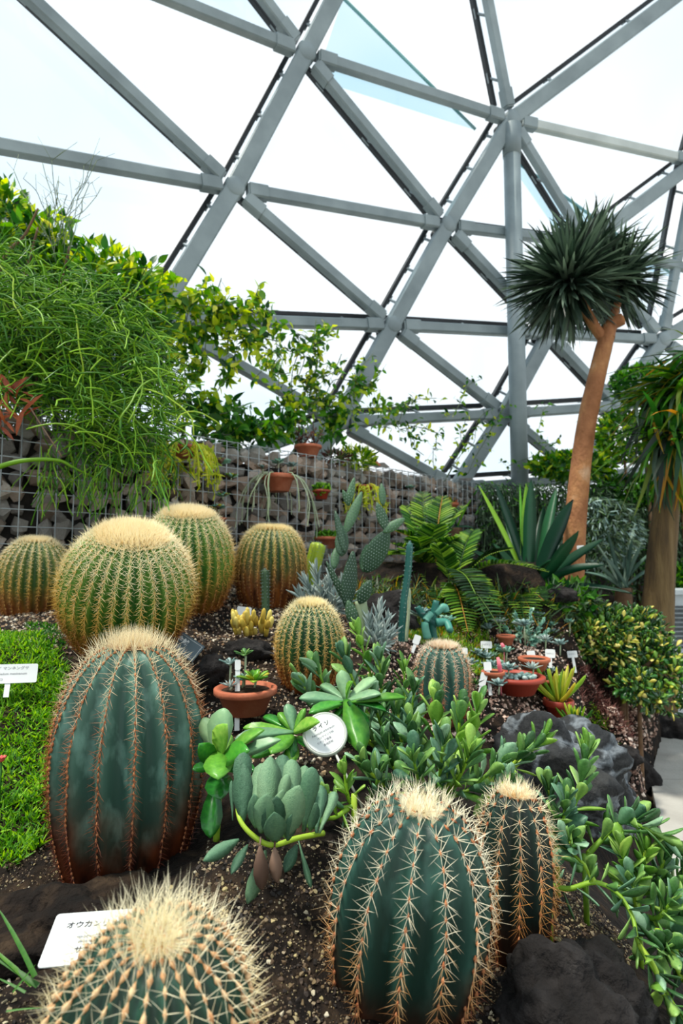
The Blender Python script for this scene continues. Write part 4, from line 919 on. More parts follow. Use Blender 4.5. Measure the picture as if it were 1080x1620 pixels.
for u, v, Y, L_, n, pr, h, lab in [(803,1060,2.75,.06,16,RS,.04,'silver-blue rosette above the wide shallow red pot'), (788,1085,2.62,.055,14,RS,.03,'silver-blue rosette left of the wide shallow red pot'), (842,1058,2.8,.06,18,RSV,.05,'silver star rosette over the right terracotta pot'),
        (800,1032,3.0,.06,12,RO,.05,'pale green rosette in the middle of the potted plants'), (828,990,3.3,.07,14,RS,.06,'grey-blue rosette on a stalk at the back of the potted plants'), (790,985,3.4,.06,16,RSV,.06,'silver leafed plant behind the white tags'),
        (740,1052,2.6,.06,14,RS,.05,'silver-blue rosette touching the squat barrel cactus'), (752,1082,2.5,.05,12,[proto('lance','vine_dark',.1,0,.3)],.01,'dark green spiky plant in front of the white tag'),
        (862,1012,3.2,.055,14,RSV,.05,'silver rosette under the orange trunk'), (885,1020,3.3,.06,12,RS,.05,'blue-grey rosette right of the orange trunk base'), (850,975,3.7,.06,12,RS,.08,'small pale rosette high in front of the sword leaves'), (872,990,3.75,.05,12,RO,.04,'small green rosette beside the trunk base'), (900,985,3.8,.05,10,RO,.12,'pale green rosette hugging the orange trunk'),
        (705,985,3.0,.07,12,RO,.03,'blue-green rosette behind the branching cactus'), (665,975,3.0,.09,10,RS,.02,'broad blue-green leaves behind the slim column')]:
    c = P(u, v, Y); c.z -= h + .01; rosette('rosette_succulent', lab, c, n, L_, pr, h=h + .01)
# grey pebble plants in wide pot
t = thing('pebble_plant', 'cluster of small grey pebble-like heads filling the wide shallow red pot', 'succulent', P(815, 1075, 2.75))
for k in range(46):
    p = P(815, 1077, 2.75) + Vector((random.uniform(-.1, .1), random.uniform(-.04, .06), random.uniform(0, .012))); mb = MB(); lathe(mb, [(.001, 0), (.009, .004), (.012, .011), (.009, .018), (.001, .021)], p, 8); mb.build('head', M['silver_blue'], t)
# silvery plants
succulent('silver_succulent', 'silver-grey narrow-leaved succulent between the browned barrel and the prickly pear', (520, 965, 3.1),
    [st((515,965,3.1),(u, v, 3.1 + random.uniform(-.1, .1)), 22, RSV, 0) for u, v in ((485,925),(500,905),(525,895),(540,925),(500,945),(550,945),(475,945),(520,930))], .085, stemm='stem_pale', rad=.005)
succulent('silver_succulent', 'silver-grey leafy succulent at the foot of the prickly pear', (592, 1020, 2.7),
    [st((592,1020,2.7),(u, v, 2.7), 20, RSV, 0) for u, v in ((600,965),(612,985),(585,985),(618,1005),(598,1000),(606,1015))], .07, stemm='stem_pale', rad=.005)
succulent('leafy_succulent', 'small grey-green leafy plant with short fleshy leaves behind the white tags', (830, 1005, 3.4),
    [st((830,1005,3.4),(u, v, 3.4), 16, RO, 0) for u, v in ((815,975),(840,968),(858,985),(800,995),(865,1000),(850,1010))], .034, stemm='stem_pale', rad=.004)

# ------------------------------------------------------------------ labels and signs
def text_mesh(txt, size, m):
    cu = bpy.data.curves.new('lettering', 'FONT'); cu.body = txt; cu.size = size; cu.extrude = .0002; cu.offset = size * .018; cu.resolution_u = 3; cu.align_x = 'LEFT'
    o = bpy.data.objects.new('lettering', cu); C.objects.link(o); dg = bpy.context.evaluated_depsgraph_get(); me = bpy.data.meshes.new_from_object(o.evaluated_get(dg)); me.name = 'lettering'
    bpy.data.objects.remove(o); me.materials.clear(); me.materials.append(m); return me
def card(name, label, c, wd, ht, m, lines, rot, stake=.08, th=.002, rnd_=.006, border=None, cat='sign', stm='white'):
    """a name card centred at c, facing its local +Z; lines = (text, x, y, size, material)"""
    t = thing(name, label, cat, c, rot=rot); mb = MB(); V = []
    for sx, sy in ((1, 1), (-1, 1), (-1, -1), (1, -1)):
        for k in range(5):
            a = math.atan2(sy, sx) - math.pi / 4 + k * math.pi / 8; V.append((sx * (wd / 2 - rnd_) + rnd_ * math.cos(a), sy * (ht / 2 - rnd_) + rnd_ * math.sin(a)))
    n = len(V); mb.add([(x, y, z) for z in (-th / 2, th / 2) for x, y in V], [tuple(range(n))[::-1], tuple(range(n, 2 * n))] + [(k, (k + 1) % n, n + (k + 1) % n, n + k) for k in range(n)])
    mb.build('plate', M[m], t, smooth=False, world=False)
    if border:
        mb = MB(); bw, bh = wd / 2 - .008, ht / 2 - .008
        for a, b in (((-bw, -bh), (bw, -bh)), ((bw, -bh), (bw, bh)), ((bw, bh), (-bw, bh)), ((-bw, bh), (-bw, -bh))): tube(mb, [(a[0], a[1], th / 2), (b[0], b[1], th / 2)], .0012, 4)
        mb.build('border', M[border], t, world=False)
    if stake:
        if name == 'plant_tag': stake = min(max(stake, c[2] - gz(c[0], c[1]) - ht / 2 + .02), .3)
        mb = MB(); box(mb, (0, -ht / 2 - stake / 2 + .003, -th), Vector((.008, 0, 0)), Vector((0, stake / 2, 0)), Vector((0, 0, .001))); mb.build('stake', M[stm], t, smooth=False, world=False)
    for tx, x, y, s, mm in lines:
        o = bpy.data.objects.new('lettering', text_mesh(tx, s, M[mm])); C.objects.link(o); o.parent = t; o.location = (x, y, th / 2 + .0003)
    return t
def facing(c, tiltback, roll, yaw=0.):
    """card roughly facing the camera, leaned back, rolled in its plane"""
    d = (CAM - c).normalized(); q = d.to_track_quat('Z', 'Y')
    return (Matrix.Rotation(R(yaw), 4, 'Z') @ q.to_matrix().to_4x4() @ Matrix.Rotation(R(tiltback), 4, 'X') @ Matrix.Rotation(R(roll), 4, 'Z')).to_euler()
c = P(142, 1482, .99); card('name_card', 'white plastic name card with Japanese lettering beside the front left cactus', c, .13, .098, 'white',
    [('オウカンリュウ', -.043, .019, .014, 'ink'), ('FEROCACTUS', -.02, -.002, .006, 'ink_grey'), ('glaucescens', -.016, -.010, .006, 'ink_grey'), ('サボテン科', -.018, -.028, .013, 'ink')], facing(c, -46, -7, -6), .03)
c = P(14, 1066, 1.95); card('name_card', 'white name card with faint grey lettering lying on the green moss', c, .17, .068, 'white',
    [('オンパイ マンネングサ', -.075, .015, .013, 'ink_grey'), ('Sedum mexicanum', -.03, -.004, .011, 'ink_grey'), ('メキシコ', -.055, -.024, .010, 'ink_grey')], facing(c, -25, -4, 0), .05)
c = P(294, 1022, 2.3); c.z = max(c.z, gz(c.x, c.y) + .03); card('slate_sign', 'dark grey sign with a white border leaning behind the tall barrel cactus', c, .125, .08, 'slate', [('金鯱', -.05, .002, .026, 'white'), ('サボテン', -.046, -.026, .015, 'white')], facing(c, -25, -38, 0), .06, .004, .002, 'white')
for i, (u, v, Y, w_, h_, roll, lab) in enumerate([(386,967,2.75,.068,.042,-8,'blank white tag stuck behind the yellow thimble cactus'), (659,1012,2.6,.03,.042,-20,'blank white tag left of the squat barrel cactus'), (769,1020,2.9,.055,.035,0,'wide white tag in the yellow-green stonecrop'),
        (764,1075,2.55,.03,.06,-15,'tall white tag beside the dark green spiky plant'), (771,1054,2.7,.035,.04,5,'white tag in the tiny terracotta pot'), (840,1036,2.95,.04,.04,10,'square white tag in the small terracotta pot'), (735,1030,2.7,.025,.03,0,'tiny pale blue tag beside the squat barrel cactus'),
        (870,1034,3.1,.05,.045,0,'left one of two white tags under the orange trunk'), (905,1035,3.1,.05,.035,8,'right one of two white tags under the orange trunk'), (376,1052,2.0,.02,.035,0,'narrow white tag in the terracotta pot'), (918,866,4.3,.05,.03,5,'pale tag tied to the orange trunk'), (488,945,3.1,.06,.04,0,'pale tag under the silver-grey succulent')]):
    if i not in (9, 10, 4):
        g = G(u, v + 450 * h_ / Y + 12); w_ *= g.y / Y; h_ *= g.y / Y; Y = g.y - .01
    c = P(u, v, Y); card('plant_tag', lab, c, w_, h_, 'white', [('サボテン', -w_ * .4, -.004, w_ * .19, 'ink_grey')] if w_ > .045 and 'blank' not in lab else [], facing(c, -10, roll), .06 if i != 10 else 0, cat='tag')
# round plate
c = P(514, 1160, 1.56); t = thing('round_name_plate', 'round white metal name plate with handwritten Japanese lettering among the green leaves', 'sign', c, rot=facing(c, -22, 28))
mb = MB(); lathe(mb, [(.001, -.012), (.056, -.012), (.060, -.009), (.060, -.003), (.057, 0), (.054, .001), (.053, -.001), (.001, -.001)], (0, 0, 0), 48); mb.build('rim', M['aluminium'], t, world=False)
mb = MB(); lathe(mb, [(.001, -.0005), (.0525, -.0005), (.0525, .0008), (.001, .0008)], (0, 0, 0), 48); mb.build('face', M['white'], t, smooth=False, world=False)
for tx, x, y, s, mm in [('ラ イ ソ', -.026, .018, .014, 'ink'), ('Aeonium arboreum', -.036, .004, .0085, 'ink_grey'), ('ベンケイソウ科', -.026, -.008, .007, 'ink_grey'), ('カナリア諸島', -.032, -.019, .007, 'ink_grey'), ('多肉植物', -.018, -.03, .007, 'ink_grey')]:
    o = bpy.data.objects.new('lettering', text_mesh(tx, s, M[mm])); C.objects.link(o); o.parent = t; o.location = (x, y, .0011)
mb = MB(); tube(mb, [(0, -.05, -.006), (0, -.2, -.03)], .004, 6); mb.build('stake', M['aluminium'], t, world=False)
# pink buds and red flower
for u, v, Y, h, lab in ((797,1030,3.0,.04,'pink bud on a short stalk above the pale rosettes'), (792,1078,2.7,.11,'slanting pink flower stalk between the silver-blue rosettes')):
    p = P(u, v, Y); mb = MB(); tube(mb, [Vector((p.x, p.y, gz(p.x, p.y))), p], .003, 6); tube(mb, [p, p + Vector((-.004, 0, h * .6)), p + Vector((-.012, 0, h))], [.006, .011, .007], 8); single(mb, 'pink_bud', M['pink'], lab, 'flower', p)
p = P(2, 1206, 1.6); t = thing('red_flower', 'coral red flower bud at the left edge over the moss', 'flower', p)
mb = MB(); tube(mb, [Vector((p.x, p.y, gz(p.x, p.y) - .01)), p], .0025, 6); mb.build('stem', M['grass'], t)
for k in range(9):
    a = k * .7; mb = MB(); pad_shape(mb, p, p + Vector((math.cos(a) * .012, math.sin(a) * .012, .016)), .007, .002, Vector((math.cos(a), math.sin(a), -.5))); mb.build('petal', M['red'], t)

# ------------------------------------------------------------------ dragon-headed yucca
def taper(pts, r0, r1, n=20, k=8, wob=.04, seed=0):
    sp_ = spline(pts, k); m = len(sp_); mb = MB()
    tube(mb, sp_, [(r0 + (r1 - r0) * i / (m - 1)) * (1 + wob * noise.noise(Vector((i * .35 + seed, 0, 0)))) for i in range(m)], n); return mb
t = thing('yucca_tree', 'tall yucca with orange-brown trunk and dark spiky head, beside the column', 'tree', P(905, 985, 4.6))
taper([P(903,990,4.6),P(906,900,4.6),P(912,800,4.6),P(926,680,4.6),P(945,590,4.6),P(960,530,4.6)], .096, .062, seed=2).build('trunk', M['trunk'], t)
taper([P(960,535,4.6),P(966,515,4.6),P(984,505,4.58)], .06, .05, seed=4, k=5).build('cut_stub', M['trunk'], t)
taper([P(958,540,4.6),P(942,520,4.6),P(925,490,4.6),P(905,455,4.6)], .045, .04, k=5).build('branch', M['trunk'], t)
taper([P(962,525,4.65),P(975,480,4.8),P(985,440,4.9)], .04, .035, k=5).build('branch', M['trunk'], t)
YU = [proto('blade', 'yucca', 0, .12, .5), proto('blade', 'yucca', 0, .35, .5), proto('blade', 'yucca', 0, .02, .5)]; its = []
for (u, v, Y, n_, L_) in ((898,448,4.6,900,.5),(975,445,4.85,420,.46),(935,410,4.9,260,.47)):
    c = P(u, v, Y)
    for i in range(n_):
        d = rv().normalized(); d.z += .12
        if d.z < -.55: d.z *= .6
        its.append((c + d * .05 + Vector((0, 0, random.uniform(-.06, .06))), d, Vector((0, 0, 1)) + rv(.3), L_ * random.uniform(.6, 1.1), 1.5, random.choice(YU)))
place_leaves(t, its, 300)
# right-hand old tree with hanging strap leaves
t = thing('ponytail_tree', 'thick old trunk with hanging yellowing strap leaves at the right edge of the photo', 'tree', P(1035, 1030, 4.6))
q0 = P(1033, 1050, 4.6); taper([Vector((q0.x, q0.y, gz(q0.x, q0.y) - .05)), P(1033,1050,4.6),P(1036,1015,4.6),P(1040,960,4.6),P(1046,880,4.6),P(1054,800,4.6),P(1062,720,4.6),P(1075,640,4.6)], .158, .07, seed=9).build('trunk', M['trunk2'], t)
ST = [proto('blade', 'strap', 0, .7, .3), proto('blade', 'vine_dark', 0, .7, .3), proto('blade', 'yucca', 0, .6, .3), proto('blade', 'vine_dark', 0, .3, .3)]; its = []
for (u, v, Y, n_) in ((1085,610,4.6,340),(1050,630,4.7,120),(1110,560,4.6,200),(1062,690,4.5,110),(1080,700,4.7,120)):
    c = P(u, v, Y)
    for i in range(n_):
        a = random.uniform(0, 6.283); d = Vector((math.cos(a), math.sin(a) * .8, random.uniform(-1.5, .7))); its.append((c + rv(.06), d, Vector((0, 0, 1)) + rv(.2), random.uniform(.35, .6), 1.5, random.choice(ST)))
place_leaves(t, its, 300)

# ------------------------------------------------------------------ agaves
def sword_plant(name, label, root, leaves, m=('sword',), cat='agave'):
    t = thing(name, label, cat, P(*root))
    A0 = P(*root); g0 = gz(A0.x, A0.y)
    if g0 < A0.z < g0 + 1: taper([Vector((A0.x, A0.y, g0 - .05)), (A0 + Vector((A0.x, A0.y, g0))) / 2, A0], .09, .07, 10).build('trunk', M['bark'], t)
    for q in leaves:
        tip, wd, mm = q[:3]; bow = q[3] if len(q) > 3 else .12
        A, B = P(*root), P(*tip); A = A + Vector((random.uniform(-.05, .05), random.uniform(-.05, .05), 0)); L_ = (B - A).length
        mid = (A + B) / 2 + Vector((0, 0, bow * L_)); pts = spline([A, mid, B], 7); m_ = len(pts); V = []; face = (CAM - mid).normalized() + Vector((0, 0, .6)) + rv(.3)
        for i, p in enumerate(pts):
            f = i / (m_ - 1); tg = (pts[min(i + 1, m_ - 1)] - pts[max(i - 1, 0)]).normalized(); x = tg.cross(face).normalized(); z = x.cross(tg)
            w_ = wd * .62 * (.55 + .45 * math.sin(min(f * 1.7, 1.57))) * (1 - max(0, (f - .55) / .45) ** 1.6) + .001; V += [p - x * w_ + z * w_ * .45, p - z * .004, p + x * w_ + z * w_ * .45, p - z * .012]
        mb = MB(); mb.add(V, [(i * 4 + j, i * 4 + (j + 1) % 4, i * 4 + 4 + (j + 1) % 4, i * 4 + 4 + j) for i in range(m_ - 1) for j in range(4)] + [(3, 2, 1, 0), (m_ * 4 - 4, m_ * 4 - 3, m_ * 4 - 2, m_ * 4 - 1)], random.random())
        mb.build('leaf', M[mm], t)
    return t
sword_plant('giant_agave', 'big plant of broad dark green sword leaves left of the orange trunk', (838, 940, 4.3),
    [((757,768,4.5),.036,'sword_light',.02), ((783,765,4.6),.06,'sword',.02), ((822,765,4.7),.022,'sword_light',.0), ((840,758,4.4),.085,'sword',.0), ((832,765,4.5),.08,'sword_light',.0), ((880,772,4.6),.075,'sword',.03),
     ((906,790,4.2),.11,'sword',.02), ((915,840,4.0),.085,'sword',.04), ((955,852,4.0),.06,'sword',.05), ((958,893,3.9),.05,'sword',.10), ((1000,938,3.8),.035,'sword',.08), ((745,870,4.2),.06,'sword',.05), ((780,860,4.0),.06,'sword',.02),
     ((860,800,4.8),.08,'sword',.0), ((800,800,4.8),.08,'sword',.0), ((730,905,4.0),.05,'sword',.12), ((870,885,3.7),.05,'sword',.05), ((800,850,4.6),.07,'sword',.02)])
sword_plant('spiky_agave', 'grey-green spiky agave behind the bush, between the two trunks', (985, 930, 5.6),
    [((u, v, 5.5 + random.uniform(-.3, .3)),.03,'sword_grey',.05) for u, v in ((945,862),(960,840),(985,830),(1005,825),(1020,845),(930,885),(925,905),(1035,870),(1000,850),(972,850),(945,905),(1040,895),(1015,860),(955,880))])
sword_plant('spiky_agave', 'grey-green spiky agave at the right edge behind the old trunk', (1100, 905, 6.6),
    [((u, v, 6.6),.03,'sword_grey',.05) for u, v in ((1065,850),(1075,830),(1090,820),(1060,875),(1055,895),(1110,830),(1130,850),(1070,865),(1140,880))])
sword_plant('wall_agave', 'thin-leaved pale plant reaching out of the wall beside the fern', (720, 835, 6.1),
    [((u, v, 6.0),.022,mm,.06) for u, v, mm in ((655,795,'sword_grey'),(680,838,'sword_grey'),(665,850,'sword'),(700,780,'sword'),(745,790,'sword_light'),(750,835,'sword'),(735,860,'strap'))])

# ------------------------------------------------------------------ cycad ferns
def fern(label, root, tips, wmat, L_, n=22, wf=1., singles=300, droop=.10):
    t = thing('cycad_fern', label, 'fern', P(*root)); A0 = P(*root); g0 = gz(A0.x, A0.y)
    taper([Vector((A0.x, A0.y, g0 - .05)), (A0 + Vector((A0.x, A0.y, g0))) / 2, A0 + Vector((0, 0, .02))], .07, .06, 10).build('trunk', M['bark'], t)
    for k, (u, v, Y) in enumerate(tips):
        A, B = P(*root) + rv(.04), P(u, v, Y); mid = (A + B) / 2 + Vector((0, 0, droop * 1.4 * (B - A).length)); pts = spline([A, mid, B], 10)
        mb = MB(); tube(mb, pts, [.006 - .004 * i / len(pts) for i in range(len(pts))], 5, random.random()); f = mb.build('frond', M['strap' if k % 3 == 0 else 'frond'], t); pr = proto('leaflet', wmat if k % 2 else 'frond', .03, .12, .2); its = []
        for i in range(n):
            q = .22 + .78 * i / n; j = min(int(q * (len(pts) - 1)), len(pts) - 2); p = pts[j].lerp(pts[j + 1], q * (len(pts) - 1) - j); tg = (pts[j + 1] - pts[j]).normalized(); up = Vector((0, 0, 1)); sd = tg.cross(up).normalized(); up = sd.cross(tg)
            for sg in (-1, 1):
                its.append((p, sd * sg + tg * .45 + up * .35, up + rv(.1), L_ * math.sin(math.pi * min(max(.15 + q * .8, .2), .93)) * random.uniform(.9, 1.1), wf * .62, pr))
        lim = max(0, min(len(its), singles)); singles -= lim
        place_leaves(f, its, lim, 'leaflet', 'leaflets')
    return t
fern('cycad fern with bright yellow-green leaflets arching in front of the sword leaves', (715, 925, 3.8), [(868,905,3.5),(812,868,3.7),(790,960,3.4),(700,985,3.4),(750,838,4.0),(770,985,3.2),(740,1000,3.3),(715,850,4.1),(650,985,3.5),(795,1000,3.1),(690,860,3.7)], 'frond_dark', .12, 24, singles=288)
fern('dense green cycad fern against the stone wall beside the prickly pear', (680, 910, 4.1), [(625,840,4.1),(640,800,4.4),(668,778,4.5),(700,785,4.4),(735,800,4.3),(600,880,4.0),(612,920,3.8),(660,850,3.8),(760,850,4.2),(640,950,3.7),(690,830,3.9),(725,850,3.9),(650,880,3.7),(620,860,3.9),(770,900,4.1),(705,965,3.6)], 'frond', .13, 24, singles=290)
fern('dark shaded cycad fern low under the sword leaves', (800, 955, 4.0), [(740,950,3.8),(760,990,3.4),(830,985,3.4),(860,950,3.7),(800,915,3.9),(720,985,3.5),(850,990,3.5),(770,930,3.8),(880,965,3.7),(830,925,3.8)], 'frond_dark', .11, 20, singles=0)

# ------------------------------------------------------------------ bushes, hanging plants
def cloud(parent, blobs, n, L, prs, limit=300, updir=.4, name='leaf', shell=.55, wf=1.):
    """leaves spread through ellipsoids (centre, rx, ry, rz)"""
    its = []; tot = sum(b[1] * b[2] * b[3] for b in blobs) ** 1
    for b in blobs:
        k = int(n * b[1] * b[2] * b[3] / tot)
        for i in range(k):
            d = rv().normalized(); r_ = shell + (1 - shell) * random.random() ** .7
            p = b[0] + Vector((d.x * b[1], d.y * b[2], d.z * b[3])) * r_; out = (d + rv(.6) + Vector((0, 0, updir))).normalized()
            its.append((p, out, d + Vector((0, 0, .6)) + rv(.5), L * random.uniform(.7, 1.25), wf, random.choice(prs)))
    place_leaves(parent, its, limit, name)
def PB(u, v, Y, a, b, c): return (P(u, v, Y), a, b, c)
J = [proto('jade', 'jade', .12, .1, .3)] * 5 + [proto('jade', 'jade_yellow', .12, .1, .3)]; J2 = [proto('jade', 'jade', .12, .1, .3)] * 3 + [proto('jade', 'jade_yellow', .12, .1, .3)] * 2
t = thing('jade_bush', 'large rounded jade bush with green and yellow leaves below the old trunk', 'shrub', P(980, 1080, 4.0))
for a, b in (((980,1080,4.1),(950,1000,4.1)), ((985,1080,4.1),(990,990,4.2)), ((990,1090,4.0),(1040,1040,4.0)), ((985,1090,3.9),(1020,1090,3.8))):
    q0 = P(*a); taper([Vector((q0.x, q0.y, gz(q0.x, q0.y) - .05)), q0, P((a[0] + b[0]) / 2, (a[1] + b[1]) / 2 - 6, a[2]), P(*b)], .02, .01, 8).build('stem', M['bark'], t)
cloud(t, [PB(950,1005,4.1,.22,.2,.22), PB(1000,1005,4.3,.25,.25,.2), PB(1025,1050,4.1,.23,.2,.22), PB(1055,1075,4.0,.14,.2,.17), PB(935,975,4.3,.15,.15,.1), PB(905,1020,4.0,.1,.1,.1), PB(1045,1105,3.9,.15,.12,.1), PB(1000,1085,3.85,.14,.12,.1)], 2700, .055, J)
cloud(t, [PB(968,1022,3.95,.15,.1,.14), PB(935,1010,3.95,.08,.08,.12)], 260, .05, J2, 0)
t = thing('jade_bush', 'small low leafy green bush at the boulder crest near the path', 'shrub', P(1010, 1100, 3.75))
q0 = P(1010, 1100, 3.75); taper([Vector((q0.x, q0.y, gz(q0.x, q0.y) - .05)), q0 - Vector((0, 0, .1)), q0], .016, .01, 8).build('stem', M['bark'], t)
cloud(t, [PB(1005,1085,3.75,.12,.1,.1), PB(1025,1105,3.75,.1,.08,.08)], 260, .05, J, 60)

# background green wall: hanging grey-green plants on the low wall
t = thing('hanging_foliage', 'dark curtain of trailing grey-green plants covering the wall behind the orange trunk', 'climbing plant', P(960, 900, 6.2))
mb = MB()
for k in range(2600):
    u = random.uniform(765, 1130); Yb = 6.3 + (u - 765) / 360 * .4 + random.uniform(-.1, .45); v = 765 + (18 if u > 960 else 0) + abs(random.gauss(0, 55)); p = P(u, v, Yb)
    if p.z < .3: continue
    pts = [p]; d = Vector((random.gauss(0, .5), -.4, random.uniform(-.2, .3)))
    for q in range(5): d = d * .7 + Vector((random.gauss(0, .12), -.05, -.42)); pts.append(pts[-1] + d * .07)
    tube(mb, pts, .006, 3, random.random(), False)
mb.build('stems', M['hanging_grey'], t, stuff=True)
its = []
HG = [proto('lance', 'hanging_grey', 0, .1, .3), proto('lance', 'vine_dark', 0, .1, .3)]
for k in range(6000):
    u = random.uniform(755, 1140); v = random.uniform(762, 965); its.append((P(u, v, 6.15 + (u - 765) / 360 * .4 + random.uniform(-.15, .3)), rv() + Vector((0, -.3, -.4)), rv() + Vector((0, -1, .6)), random.uniform(.04, .09), 1., random.choice(HG)))
place_leaves(t, its, 0)
t = thing('trailing_shrub', 'pale green trailing shrub bulging over the wall right of the orange trunk', 'shrub', P(930, 860, 5.7)); its = []
for k in range(1700):
    d = rv().normalized(); p = P(945, 840, 5.75) + Vector((d.x * .42, d.y * .25, d.z * .35)); its.append((p, Vector((d.x, -.2, -.5)) + rv(.4), d + rv(.4), random.uniform(.05, .1), .8, random.choice([proto('lance', 'silver_blue', 0, .1, .3), proto('lance', 'hanging_grey', 0, .1, .3), proto('lance', 'hanging_grey', 0, .1, .3)])))
place_leaves(t, its, 60)
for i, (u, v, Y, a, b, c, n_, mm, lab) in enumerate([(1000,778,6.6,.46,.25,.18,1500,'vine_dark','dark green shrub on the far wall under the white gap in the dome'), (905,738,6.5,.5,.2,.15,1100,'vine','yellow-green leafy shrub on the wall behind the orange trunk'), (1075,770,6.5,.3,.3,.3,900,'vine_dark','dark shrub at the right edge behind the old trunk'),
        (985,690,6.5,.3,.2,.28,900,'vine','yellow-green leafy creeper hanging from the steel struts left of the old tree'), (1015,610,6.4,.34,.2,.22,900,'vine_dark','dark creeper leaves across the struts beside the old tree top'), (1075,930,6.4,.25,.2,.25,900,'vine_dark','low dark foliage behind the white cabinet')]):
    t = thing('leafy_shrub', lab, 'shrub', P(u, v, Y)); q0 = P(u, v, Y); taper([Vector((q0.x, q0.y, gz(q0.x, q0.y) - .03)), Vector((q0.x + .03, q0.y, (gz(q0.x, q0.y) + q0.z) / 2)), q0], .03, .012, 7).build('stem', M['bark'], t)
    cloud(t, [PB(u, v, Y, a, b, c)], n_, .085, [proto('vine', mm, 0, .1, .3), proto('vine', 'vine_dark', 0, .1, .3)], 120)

# ------------------------------------------------------------------ vines over the wall top
def vine(name, label, runs, L_, prs, per=.05, limit=300, cat='climbing plant', side=2, thick=.004):
    """runs: lists of (u, v, Y) that the stems follow"""
    t = thing(name, label, cat, P(*runs[0][0])); its = []; mb = MB()
    for run in runs:
        sp_ = spline([P(*q) for q in run], 8); tube(mb, sp_, thick, 5, random.random())
        L2 = sum((sp_[i + 1] - sp_[i]).length for i in range(len(sp_) - 1)); n = int(L2 / per)
        for i in range(n):
            q = i / n * (len(sp_) - 1); j = int(q); p = sp_[j].lerp(sp_[j + 1], q - j)
            tg = (sp_[j + 1] - sp_[j]).normalized()
            tw = (rv() + tg * .5).normalized(); tl = random.uniform(.03, .16); end = p + tw * tl; tube(mb, [p, end], .0015, 3, 0, False)
            for s_ in range(side): a = p.lerp(end, random.uniform(.4, 1)); its.append((a, rv() + Vector((0, 0, -.5)), rv() + Vector((0, -.2, .8)), L_ * random.uniform(.6, 1.2), 1., random.choice(prs)))
    q0 = P(*runs[0][0]); tube(mb, [Vector((q0.x - .1, q0.y + .12, gz(q0.x, q0.y) - .02)), Vector((q0.x - .1, q0.y + .12, q0.z - .2)), q0], .01, 6)
    mb.build('stems', M['twig'], t, stuff=True); place_leaves(t, its, limit); return t
V1 = [proto('vine', 'vine', 0, .15, .3)] * 3 + [proto('vine', 'vine_dark', 0, .15, .3)] + [proto('vine', 'yellow_leaf', 0, .15, .3)]
V2 = [proto('vine', 'vine_dark', 0, .15, .3)] * 3 + [proto('vine', 'vine', 0, .15, .3)]
def wander(a, b, n=4, amp=18):
    out = [a]
    for i in range(1, n): f = i / n; out.append((a[0] + (b[0] - a[0]) * f + random.uniform(-amp, amp), a[1] + (b[1] - a[1]) * f + random.uniform(-amp, amp), a[2] + (b[2] - a[2]) * f))
    return out + [b]
vine('climbing_vine', 'bright yellow-green climbing vine in the upper left, between the pencil-stemmed plant and the struts', [wander(a, b) for a, b in [((290,690,4.4),(300,470,4.4)),((300,560,4.4),(410,450,4.5)),((300,520,4.4),(425,490,4.5)),((330,640,4.4),(400,520,4.5)),
    ((240,560,4.2),(250,430,4.2)),((260,520,4.2),(330,440,4.4)),((300,500,4.4),(440,540,4.6)),((310,600,4.4),(340,480,4.4)),((360,560,4.4),(350,440,4.5)),((280,620,4.3),(260,440,4.3)),((290,470,4.3),(380,480,4.4)),((400,470,4.5),(440,560,4.6)),((220,470,4.2),(290,440,4.3))]], .09, V1, .022, side=3)
vine('climbing_vine', 'green vine with dense leaves rising behind the potted plant on top of the wall', [wander(a, b) for a, b in [((470,700,5.1),(480,540,5.1)),((470,640,5.1),(420,560,5.1)),((480,620,5.1),(530,520,5.2)),((490,640,5.1),(560,590,5.3)),((470,600,5.1),(440,510,5.0)),((500,690,5.1),(560,600,5.3)),((520,680,5.2),(600,640,5.4)),((490,600,5.1),(520,520,5.2)),((430,640,4.9),(500,620,5.1)),((400,600,4.8),(470,560,5.0)),
    ((480,650,5.1),(500,560,5.1)),((540,640,5.3),(600,600,5.5)),((480,560,5.1),(500,505,5.1)),((380,540,4.7),(460,590,5.0)),((500,600,5.1),(540,560,5.2)),((450,660,5.0),(520,640,5.2)),((455,680,5.0),(500,600,5.1))]], .08, V1 + V2, .03, side=3)
vine('climbing_vine', 'dark leafy growth along the wall top left of the potted plant', [wander(a, b, 4, 10) for a, b in [((310,690,4.3),(400,670,4.6)),((320,660,4.3),(390,640,4.6)),((400,690,4.6),(460,670,4.9)),((330,680,4.4),(440,690,4.8)),((300,640,4.3),(350,640,4.4)),((360,690,4.5),(470,660,5.)),((540,690,5.2),(520,640,5.2))]], .11, V2, .022, side=4)
vine('climbing_vine', 'thin trailing vine spraying right across the main strut above the wall', [wander(a, b, 4, 10) for a, b in [((540,650,5.3),(660,635,6.)),((560,640,5.3),(600,590,5.5)),((560,660,5.4),(700,690,6.1)),((600,650,5.6),(690,630,6.1)),((560,620,5.3),(590,560,5.5)),((640,670,5.8),(670,720,6.)),((620,640,5.7),(650,700,5.9)),((690,690,6.1),(690,740,6.1))]], .075, V2 + V1, .038, side=2)
vine('climbing_vine', 'sparse vine creeping up the struts right of the stone wall, left of the column', [wander(a, b, 4, 8) for a, b in [((715,740,6.4),(770,650,6.6)),((720,720,6.4),(740,650,6.6)),((740,750,6.4),(800,640,6.7)),((760,690,6.5),(790,655,6.6)),((700,660,6.4),(760,600,6.7)),((800,740,6.6),(880,700,6.8)),((850,700,6.6),(870,640,6.8))]], .07, V2 + V1, .045, side=2)
